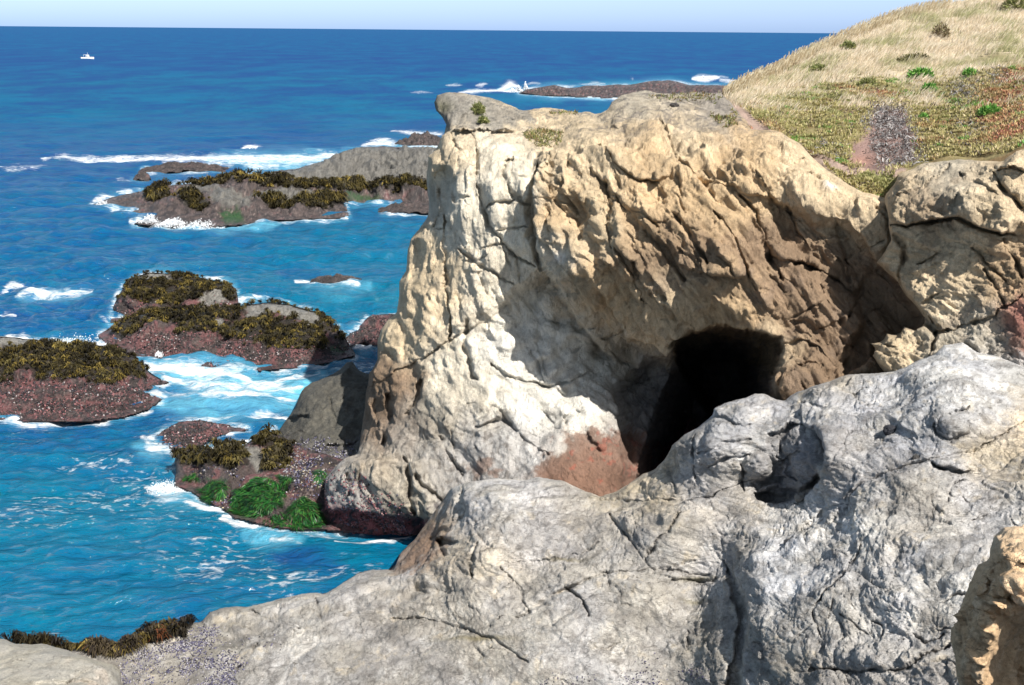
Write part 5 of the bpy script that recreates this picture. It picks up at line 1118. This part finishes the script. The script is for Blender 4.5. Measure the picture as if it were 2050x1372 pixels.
shrub(hill, 1942, 158, 12, 9, 350, GB, 'little green bush above the dark dead patch', .1, group='bushes on the hillside')
shrub(hill, 1980, 232, 22, 14, 800, GB, 'green bush low on the right among reddish ice plant', .1, group='bushes on the hillside')
shrub(hill, 1850, 241, 9, 9, 250, GB, 'tiny green sprig beside the withered mat', .08, group='bushes on the hillside')
shrub(hill, 1640, 142, 18, 8, 400, GO, 'low green-brown clump near the left slope of the grass', .1, group='bushes on the hillside')
shrub(hill, 1738, 172, 20, 10, 500, GO, 'olive clump in the centre where grass meets ice plant', .1, group='bushes on the hillside')

# ----------------------------------------------------------------- loose stones
def stone(sheet, px, py, rpx, col, label, seed, ry=.8, sink=.3):
    P0, N0, _ = sheet.look(np.array([px]), np.array([py])); c, N = P0[0], N0[0]; R = rpx * np.linalg.norm(c - CAM) / FPX
    n = 40; th, ph = np.meshgrid(np.linspace(0, math.pi, n), np.linspace(0, 2 * math.pi, 2 * n), indexing='ij')
    D = np.stack([np.sin(th) * np.cos(ph), np.sin(th) * np.sin(ph), np.cos(th)], -1)
    F1, F2, Rr, Vv = worley(D * 1.3 + seed, seed)
    rr = 1 + .22 * fbm(D * 1.4 + seed * 3, 3, seed) + .25 * (Vv * Rr).sum(-1) + .05 * fbm(D * 6, 3, seed + 1)
    V = c + N * R * (ry - sink) + D * (rr * R)[..., None] * np.array([1, .9, ry])
    idx = np.arange(2 * n * n).reshape(n, 2 * n); nx = np.roll(idx, -1, 1)
    Fc = np.stack([idx[:-1].ravel(), idx[1:].ravel(), nx[1:].ravel(), nx[:-1].ravel()], 1)
    C = np.tile(np.array(col), (2 * n * n, 1)) * (1 + .2 * fbm(V.reshape(-1, 3) * 9, 3, 3))[:, None]
    link('stone', mesh_np('stone', V.reshape(-1, 3), Fc, C), M_near, label=label, cat='stone', group='loose stones on the shelf')
stone(shelf, 1785, 862, 12, lin(70, 72, 80, .5), 'dark blue-black stone lying alone on the pale upper slope', 3)
stone(shelf, 1836, 922, 7, lin(96, 94, 92, .5), 'small dark grey stone near the long shadowed crack', 5)
stone(shelf, 1583, 1097, 8, lin(90, 92, 98, .5), 'little grey stone on the white blotched rock', 7)
stone(shelf, 1612, 1003, 11, lin(150, 146, 140, .6), 'pale chip of rock at the mouth of the dark hollow', 9)
stone(cliff, 1322, 196, 12, lin(84, 82, 84, .5), 'dark boulder sitting on the cliff top against the sea', 11, .7)
stone(cliff, 1350, 220, 9, lin(96, 92, 90, .5), 'small dark stone in front of the cliff-top boulder', 13, .6)

# ----------------------------------------------------------------- motor boat far out
def boat():
    t = float(t_for_z(176, 118.5, 0)); c = at(176, 118.5, t); c[2] = 0
    o = bpy.data.objects.new('motor_boat', None); COL.objects.link(o); o.location = c; o['label'] = 'small white motor boat far out on the open sea'; o['category'] = 'boat'
    Wt = plain('boat_white', (.85, .86, .86), .3); Dk = plain('boat_dark', (.05, .03, .035), .4); Gl = plain('boat_glass', (.03, .05, .07), .1, .8)
    Lh = 5.9; n = 14; sec = []
    for i in range(n):
        u = i / (n - 1); x = (u - .5) * Lh; wdt = 1.05 * (1 - max(0, (u - .45) / .55) ** 2.4) + .02; sh = .78 + .38 * max(0, u - .3) ** 1.5
        sec.append([(x, -wdt, sh), (x - .05, -wdt * .82, .15), (x - .1, 0, -.3), (x - .05, wdt * .82, .15), (x, wdt, sh), (x, wdt * .9, sh - .1), (x, 0, sh - .16), (x, -wdt * .9, sh - .1)])
    V = np.array(sec).reshape(-1, 3); k = 8; Fc = []
    for i in range(n - 1):
        for j in range(k): Fc.append((i * k + j, i * k + (j + 1) % k, (i + 1) * k + (j + 1) % k, (i + 1) * k + j))
    Fc.append((0, 1, 2, 3)); Fc.append((0, 3, 4, 7)); Fc.append((4, 5, 6, 7))
    link('hull', mesh_np('boat_hull', V, np.array(Fc)), Wt, parent=o, smooth=False)
    def box(name, x0, x1, y0, y1, z0, z1, m, tx=0.0, ty=0.0, par=o):
        V = np.array([(x0, y0, z0), (x1, y0, z0), (x1, y1, z0), (x0, y1, z0), (x0 + tx, y0 + ty, z1), (x1 - tx * 1.6, y0 + ty, z1), (x1 - tx * 1.6, y1 - ty, z1), (x0 + tx, y1 - ty, z1)])
        return link(name, mesh_np(name, V, np.array([(0, 3, 2, 1), (4, 5, 6, 7), (0, 1, 5, 4), (1, 2, 6, 5), (2, 3, 7, 6), (3, 0, 4, 7)])), m, parent=par, smooth=False)
    box('cabin', -.9, .9, -.7, .7, .72, 1.75, Wt, .18, .1)
    box('window', -.5, .45, -.72, -.66, 1.2, 1.55, Gl, .05); box('windscreen', .55, .80, -.5, .5, 1.15, 1.6, Gl, .06, .04)
    box('canopy', -1.9, .5, -.75, .75, 1.98, 2.08, Wt); box('post', -1.85, -1.78, -.7, -.63, .7, 1.98, Wt); box('post', -1.85, -1.78, .63, .7, .7, 1.98, Wt); box('post', .4, .46, -.5, -.44, 1.7, 1.98, Wt)
    box('engine', -3.3, -2.85, -.25, .25, .3, 1.15, Dk, .05, .05); box('mast', -.1, -.04, -.03, .03, 2.08, 3.0, Wt); box('foredeck_hatch', 1.3, 1.9, -.3, .3, .80, .95, Wt, .04, .04)
    p = bpy.data.objects.new
boat()

# spray thrown up where the swell hits the far reef
def spray():
    rng = np.random.default_rng(9); parts = []
    for px, py, rx, rz, n in ((1038,184,8,1.3,2600),(1026,184,10,.7,1400),(1052,180,5,1.8,700),(1410,160,13,.9,1600),(508,300,14,.35,900),(1525,152,10,.9,700),(318,716,11,.25,1500),(300,446,16,.7,900),(345,451,30,.5,1600),(400,455,40,.4,1300),(205,412,14,.5,500),(330,976,26,.12,900),(150,690,50,.25,900)):
        t = float(t_for_z(px, py, 0)); c = at(px, py, t); sc = t / FPX
        u = np.clip(rng.normal(size=n), -2, 2)
        q = c + np.stack([u * rx * sc * .6, rng.normal(size=n) * rx * sc * .5, rng.random(n) ** 1.4 * rz * np.exp(-u * u * .8) * (1 + .2 * np.sin(u * 5 + px))], -1)
        a = unit(rng.normal(size=(n, 3)) + np.array([0, 0, .3])); s = sc * .9
        parts.append(strips(q, a * s, a * s, s * 1.8, np.tile((.88, .9, .92), (n, 1)), taper=.7))
    V, Fc, C = join(parts)
    link('spray', mesh_np('spray', V, Fc, C), M_white, label='white spray thrown up where swells break on the reefs', cat='spray', kind='stuff')
spray()

# ================================================================= sea
SEA_Z = 0.0
def sea_mesh():
    # fan of rows: spacing follows distance so that near waves are modelled finely
    rows = 900 if QUAL >= 1 else 450; colsn = 760 if QUAL >= 1 else 400
    py = np.concatenate([np.linspace(1420, 110, int(rows * .86)), np.linspace(108, 62.5, int(rows * .14))])
    D = 15 / np.tan(np.arctan2(py - CY, FPX) + PITCH)                      # horizontal distance of each row
    D = np.concatenate([[14.0], D[D < 9000], [11000, 15000, 25000, 60000]])
    a = np.linspace(-0.56, 0.56, colsn)
    X = D[:, None] * a[None]; Y = np.repeat(D[:, None], colsn, 1)
    P = np.stack([X, Y, np.zeros(X.shape)], -1)
    cell = np.maximum(np.gradient(D)[:, None], D[:, None] * (a[1] - a[0])) * np.ones(X.shape)
    rng = np.random.default_rng(3)
    z = np.zeros(X.shape)
    calm = 1 - 0.55 * sst(60, 34, Y)                                         # sheltered cove is calmer
    for k in range(90):
        L = 0.6 * (26 / 0.6) ** (rng.random() ** 1.15)
        th = math.radians(-82 + rng.normal() * 34)                           # waves run shoreward
        amp = 0.0115 * L ** 0.72 * rng.uniform(0.5, 1.3)
        amp *= 0.5 if L > 7 else (0.8 if L > 3 else 1.15)
        kx, ky = math.cos(th) * 2 * math.pi / L, math.sin(th) * 2 * math.pi / L
        fade = sst(1.6, 4.0, L / cell)
        ph = X * kx + Y * ky + rng.random() * 6.28
        w = np.sin(ph)
        z += amp * fade * (w + 0.22 * np.cos(2 * ph)) 
    wp = np.stack([X, Y, 0 * X], -1)
    gust = 1 + 0.5 * fbm(wp / 9.0, 3, 301)
    z = z * calm * gust
    P[..., 2] = z
    px, py_ = project(np.stack([X, Y, 0 * X], -1))
    return P, px, py_
Psea, SU, SV = sea_mesh()

def stroke(U, V, pts, w, amp, pw=2.0):
    p = np.array(pts, float); m = 4 * w + 4; out = np.zeros(U.shape)
    k = (U > p[:, 0].min() - m) & (U < p[:, 0].max() + m) & (V > p[:, 1].min() - m) & (V < p[:, 1].max() + m)
    d, _, _, _, tt = seg_dist(U[k], V[k], pts, False)
    w2 = w * (0.5 + 0.8 * np.sin(tt * math.pi)); out[k] = amp * np.exp(-(d / w2) ** pw)
    return out
WQ = np.stack([Psea[..., 0], Psea[..., 1], 0 * Psea[..., 0]], -1)
foam = np.zeros(SU.shape); aer = np.zeros(SU.shape); deep = np.zeros(SU.shape); teal = np.zeros(SU.shape)
wob = fbm(np.stack([SU / 45, SV / 14, 0 * SU], -1), 4, 310)
fu = SU + 10 * fbm(np.stack([SU / 40, SV / 16, 0 * SU + 5], -1), 3, 311); fv = SV + 5 * wob
for pts, w, a in [
  # surf line behind the long reef
  ([(85,318),(130,316),(200,318),(300,318),(420,316),(520,314),(620,312),(700,306)],5,.9),([(420,322),(520,322),(620,320),(690,310)],9,.95),([(330,326),(450,330),(540,326)],5,.65),
  ([(480,298),(500,294),(525,297)],5,1.0),([(470,330),(520,334),(560,333)],5,.75),([(0,335),(40,338),(95,336)],6,.75),([(230,357),(260,362)],3,.5),([(340,365),(385,362),(410,362)],5,.7),([(235,384),(265,386)],3,.8),
  ([(185,400),(205,396),(222,394)],4,.9),([(180,412),(230,422),(290,426)],3,.7),([(265,445),(330,452),(420,455),(480,451)],4,.95),([(480,451),(560,441),(650,440),(697,436)],3,.7),([(440,336),(480,334)],2.5,.6),
  ([(725,290),(750,286),(800,288)],6,1.0),([(780,262),(830,266),(890,264)],4,.85),([(800,296),(870,300)],3,.8),
  # far surf
  ([(915,183),(960,183),(1000,182),(1040,182)],3.5,1.0),([(950,170),(975,168)],3,.8),([(1000,180),(1020,170),(1045,175)],6,1.0),([(1050,168),(1080,168)],2,.6),([(1080,190),(1110,190),(1160,192),(1230,196)],3,1.0),
  ([(1160,168),(1210,168)],2,.6),([(1385,157),(1410,158),(1440,156)],5,1.1),([(1440,160),(1470,163)],3,.8),([(1500,150),(1550,148)],4,.9),([(1440,153),(1460,154)],2,.6),([(1260,155),(1265,157)],2,.5),
  ([(170,407),(190,402)],3,.6),([(820,184),(870,186)],2,.5),([(900,172),(925,170)],2.5,.7),
  # stacks
  ([(0,574),(30,566),(55,570)],5,.75),([(35,588),(60,583),(100,588),(150,588),(185,586)],5,.9),([(0,625),(25,628)],4,.7),([(10,668),(60,674),(110,680),(160,688),(215,690)],7,1.1),([(110,690),(150,690)],6,.9),
  ([(200,640),(225,645)],3,.5),([(590,560),(610,562),(630,566)],3.5,1.0),([(655,556),(700,556),(740,560)],2.5,.8),([(690,564),(715,566)],2,.6),([(775,575),(800,577)],2,.6),
  ([(690,688),(730,690),(760,688)],5,1.1),([(285,712),(310,706),(335,708)],9,1.2),([(290,735),(350,742),(420,748),(480,755),(510,770)],11,1.1),([(330,760),(400,770),(480,775),(540,772),(600,760),(640,752)],8,.9),
  ([(300,785),(360,790),(440,790),(520,798),(590,806)],7,.95),([(460,780),(540,782),(600,785)],6,.9),([(500,832),(540,830),(580,838)],6,1.0),([(330,842),(400,838),(470,832),(520,836)],3.5,.6),
  ([(360,735),(440,740),(540,738),(650,735)],3,.7),([(0,843),(60,845),(120,845),(180,845)],5,.8),([(300,808),(325,800)],4,.5),([(620,742),(660,735)],3,.6),
  ([(285,880),(300,895),(330,905),(350,908)],7,.85),([(400,895),(430,888),(460,870)],3,.6),
  # surge round the weedy rock
  ([(290,970),(310,975),(340,978),(370,980),(405,975)],8,1.25),([(300,985),(340,995),(380,1000)],8,.6),([(370,1003),(400,1010),(440,1018),(470,1022),(480,1005)],6,1.2),([(440,1035),(470,1045),(510,1050),(550,1042)],6,1.1),([(545,1050),(600,1058),(650,1056)],4,.8),
  ([(540,1070),(580,1075),(600,1082)],7,.6),([(665,1080),(720,1083),(780,1078),(830,1070)],4,1.0),([(560,1030),(540,1040)],5,.9),([(600,1175),(640,1165),(690,1150)],3,.6),([(345,1242),(370,1236),(390,1238)],2.5,.6),
  ([(75,1255),(110,1258),(150,1262)],7,.45),([(100,1245),(130,1250)],5,.45)]:
    foam = np.maximum(foam, stroke(fu, fv, pts, w, a))
for pts, w, a in [([(300,740),(420,760),(520,780),(600,790),(640,760)],34,1.0),([(420,320),(560,325),(690,315)],14,.9),([(300,800),(420,815),(540,820)],26,.7),([(300,975),(380,985),(440,1010)],18,.8),([(490,1060),(600,1075)],16,.6),([(270,900),(330,905)],16,.5),
  ([(280,450),(420,457),(560,450)],7,.8),([(1000,178),(1100,192),(1230,198)],5,.7),([(40,590),(180,590)],10,.4),([(20,675),(210,690)],9,.6),([(720,690),(740,700)],14,.5),([(620,575),(740,570)],14,.35),([(760,290),(880,300)],7,.6)]:
    aer = np.maximum(aer, stroke(fu, fv, pts, w, a))
for o in SEA_OUT:
    o = np.array(o, float); k = (SU > o[:, 0].min() - 30) & (SU < o[:, 0].max() + 30) & (SV > o[:, 1].min() - 12) & (SV < o[:, 1].max() + 14)
    if k.any():
        d = seg_dist(SU[k], SV[k], o, True)[0]; foam[k] = np.maximum(foam[k], np.clip(.42 + 1.1 * wob[k], 0, 1.1) * np.exp(-(d / (2.6 + .007 * SV[k])) ** 2)); aer[k] = np.maximum(aer[k], .35 * np.exp(-(d / 7) ** 2))
# sandy-bottom turquoise belts and dark weed beds under the surface
n_big = fbm(WQ * np.array([0.006, 0.02, 1]), 4, 320); n_mid = fbm(WQ * np.array([0.04, 0.10, 1]), 4, 321)
teal = np.exp(-((SV - 205 + 26 * n_big) / 62) ** 2) * (0.55 + 0.5 * n_big) + 0.72 * np.exp(-((SV - 600 + 30 * wob) / 170) ** 2) * sst(100, 700, SU) + 0.60 * sst(800, 1000, SV)
teal = np.clip(teal + 0.22 * n_mid, 0, 1)
deep = 0.55 * np.exp(-((SV - 330 + 20 * n_big) / 60) ** 2) * sst(900, 200, SU) + 0.6 * np.exp(-((SV - 120 - 8 * n_big) / 22) ** 2) + 0.25 * np.clip(n_mid, 0, 1)
for pts, w, a in [([(550,1110),(620,1120),(680,1140)],26,.75),([(350,1245),(420,1215)],22,.5),([(20,635),(60,640)],12,.7),([(550,545),(640,548)],10,.5),([(0,850),(200,870)],22,.35),([(150,420),(230,445)],10,.5),([(560,310),(700,340)],12,.3)]:
    deep = np.maximum(deep, stroke(fu, fv, pts, w, a))
# scattered flecks left by breaking wavelets
dist = np.hypot(Psea[..., 0], Psea[..., 1])
fl = ridged(WQ * np.array([1.3, 2.4, 1]), 4, 330)
flz = sst(0.15, 0.55, fbm(WQ * np.array([.12, .2, 1]), 3, 331) + 0.25 * sst(1250, 1000, SV) * sst(850, 950, SV))
foam = np.maximum(foam, 0.44 * flz * sst(1.15, 1.6, fl) * sst(800, 900, SV))
idx = np.arange(SU.size).reshape(SU.shape)
Fc = np.stack([idx[:-1, :-1].ravel(), idx[:-1, 1:].ravel(), idx[1:, 1:].ravel(), idx[1:, :-1].ravel()], 1)
sea_me = mesh_np('sea', Psea.reshape(-1, 3), Fc, attrs={'foam': foam.ravel(), 'aer': np.clip(aer, 0, 1).ravel(), 'teal': teal.ravel(), 'deep': np.clip(deep, 0, 1).ravel(), 'far': sst(25, 260, dist).ravel(), 'hz': sst(2000, 8000, dist).ravel()})
def sea_material():
    m, nt, bs = newmat('sea_water'); b = NB(nt)
    at_ = lambda n: b.n('ShaderNodeAttribute', attribute_name=n).outputs['Fac']
    co = b.n('ShaderNodeTexCoord').outputs['Object']
    st = b.n('ShaderNodeMapping', inp={'Vector': co, 'Scale': (0.6, 1.2, 1.0)}).outputs[0]
    n0 = b.noise(st, 0.05, 6, 0.6).outputs[0]; n1 = b.noise(st, 0.9, 6, 0.62, 0.4).outputs[0]; n2 = b.noise(st, 4.0, 5, 0.6, 0.5).outputs[0]
    c = b.mix(at_('teal'), SEA_BLUE, SEA_TEAL)
    c = b.mix(at_('deep'), c, SEA_DEEP)
    c = b.mix(b.ramp(n0, (0.4, 0.62, 0, 0.35)), c, SEA_DEEP)
    c = b.mix(b.ramp(n1, (0.40, 0.62, 0, 0.45)), c, SEA_TEAL)
    sk = b.noise(b.n('ShaderNodeMapping', inp={'Vector': co, 'Scale': (0.05, 0.02, 1.0)}).outputs[0], 1.0, 9, 0.75, 0.3).outputs[0]
    c = b.mix(b.math('MULTIPLY', b.ramp(sk, (0.42, 0.58, 0, 0.75)), at_('far')), c, SEA_DEEP); c = b.mix(b.math('MULTIPLY', b.ramp(sk, (0.5, 0.36, 0, 0.45)), at_('far')), c, (0.003, 0.090, 0.235))
    c = b.mix(b.math('MULTIPLY', at_('aer'), b.ramp(n1, (0.3, 0.6, 0.35, 0.8))), c, (0.16, 0.50, 0.66))
    fz_ = b.noise(st, 2.6, 9, 0.72, 0.8).outputs[0]; fz2 = b.noise(b.n('ShaderNodeMapping', inp={'Vector': co, 'Scale': (0.35, 1.0, 1.0)}).outputs[0], 1.6, 9, 0.72, 1.6).outputs[0]
    nn = b.math('ADD', b.math('SUBTRACT', fz_, 0.5), b.math('SUBTRACT', fz2, 0.5))
    th = b.math('MULTIPLY_ADD', nn, 2.5, at_('foam'))
    fm = b.math('POWER', b.ramp(th, (0.22, 1.25, 0, 1)), 1.25)
    fm = b.math('MULTIPLY', fm, b.ramp(at_('foam'), (0.04, 0.30, 0, 1)))
    c = b.mix(fm, c, (0.86, 0.88, 0.90))
    nt.links.new(c, bs.inputs['Base Color'])
    nt.links.new(b.ramp(fm, (0, 1, 0.13, 0.8)), bs.inputs['Roughness'])
    bs.inputs['IOR'].default_value = 1.33
    bs.inputs['Specular IOR Level'].default_value = 0.0
    h = b.math('ADD', b.math('MULTIPLY', n1, 0.36), b.math('MULTIPLY', n2, 0.105))
    h = b.math('ADD', h, b.math('MULTIPLY', b.noise(st, 0.22, 3, 0.5).outputs[0], 0.45))
    h = b.math('ADD', h, b.math('MULTIPLY', fm, 0.04))
    bp = b.n('ShaderNodeBump', inp={'Strength': b.ramp(at_('hz'), (0, 1, 1, 0)), 'Distance': 1.0, 'Height': h})
    nt.links.new(bp.outputs[0], bs.inputs['Normal'])
    gl = b.n('ShaderNodeBsdfGlossy', inp={'Color': (1, 1, 1, 1), 'Roughness': b.ramp(at_('far'), (0, 1, .07, .35)), 'Normal': bp.outputs[0]})
    fr = b.n('ShaderNodeFresnel', inp={'IOR': 1.33, 'Normal': bp.outputs[0]}).outputs[0]
    # wave faces hide one another with distance, so grazing reflection saturates
    fac = b.math('MULTIPLY', b.math('MINIMUM', fr, b.ramp(at_('far'), (0, 1, .40, .075))), b.ramp(fm, (0, 1, 1, 0)))
    mx = b.n('ShaderNodeMixShader', inp={0: fac, 1: bs.outputs[0], 2: gl.outputs[0]})
    nt.links.new(mx.outputs[0], nt.nodes['Material Output'].inputs[0])
    return m
SEA_BLUE = (0.001, 0.075, 0.205); SEA_TEAL = (0.001, 0.135, 0.210); SEA_DEEP = (0.005, 0.042, 0.180)
link('sea', sea_me, sea_material(), label='blue and turquoise Pacific water with white surf reaching the horizon', cat='sea', kind='structure')

# ================================================================= camera, sky, sun
cam = bpy.data.cameras.new('camera'); co_ = bpy.data.objects.new('camera', cam); COL.objects.link(co_)
from mathutils import Matrix, Vector
co_.matrix_world = Matrix(((RIGHT[0], UP[0], -FWD[0], CAM[0]), (RIGHT[1], UP[1], -FWD[1], CAM[1]), (RIGHT[2], UP[2], -FWD[2], CAM[2]), (0, 0, 0, 1)))
cam.sensor_width = 36; cam.lens = 36 * FPX / 2050; cam.clip_start = 0.1; cam.clip_end = 900000
SC.camera = co_
SUN = np.array([0.39, -0.54, 0.75]); SUN /= np.linalg.norm(SUN)
el = math.asin(SUN[2]); az = math.atan2(SUN[0], SUN[1])
w = bpy.data.worlds.new('World'); SC.world = w; w.use_nodes = True
nt = w.node_tree; sky = nt.nodes.new('ShaderNodeTexSky'); sky.sky_type = 'NISHITA'; sky.sun_disc = False
sky.sun_elevation = el; sky.sun_rotation = az; sky.altitude = 0; sky.air_density = 1.0; sky.dust_density = 0.6; sky.ozone_density = 1.5
b = NB(nt)
el_ = b.n('ShaderNodeSeparateXYZ', inp={0: b.n('ShaderNodeTexCoord').outputs['Generated']}).outputs[2]
tint = b.mix(b.ramp(el_, (0.0, 0.16, 0, 1)), (0.72, 1.02, 1.95), (1.14, 1.0, 0.80))
bg = nt.nodes['Background']; nt.links.new(b.mix(1.0, sky.outputs[0], tint, 'MULTIPLY'), bg.inputs[0]); bg.inputs[1].default_value = 0.085
L = bpy.data.lights.new('sun', 'SUN'); L.energy = 5.0; L.angle = math.radians(0.53); L.color = (1.0, 0.955, 0.88)
lo = bpy.data.objects.new('sun', L); COL.objects.link(lo); lo.rotation_euler = Vector(SUN).to_track_quat('Z', 'Y').to_euler(); lo.location = (0, 0, 60)
SC.view_settings.view_transform = 'Standard'; SC.view_settings.look = 'None'; SC.view_settings.exposure = 0.68; SC.view_settings.gamma = 1.0
SC.cycles.max_bounces = 5; SC.cycles.diffuse_bounces = 3; SC.cycles.glossy_bounces = 2; SC.cycles.volume_bounces = 0; SC.cycles.transmission_bounces = 2; SC.cycles.transparent_max_bounces = 8
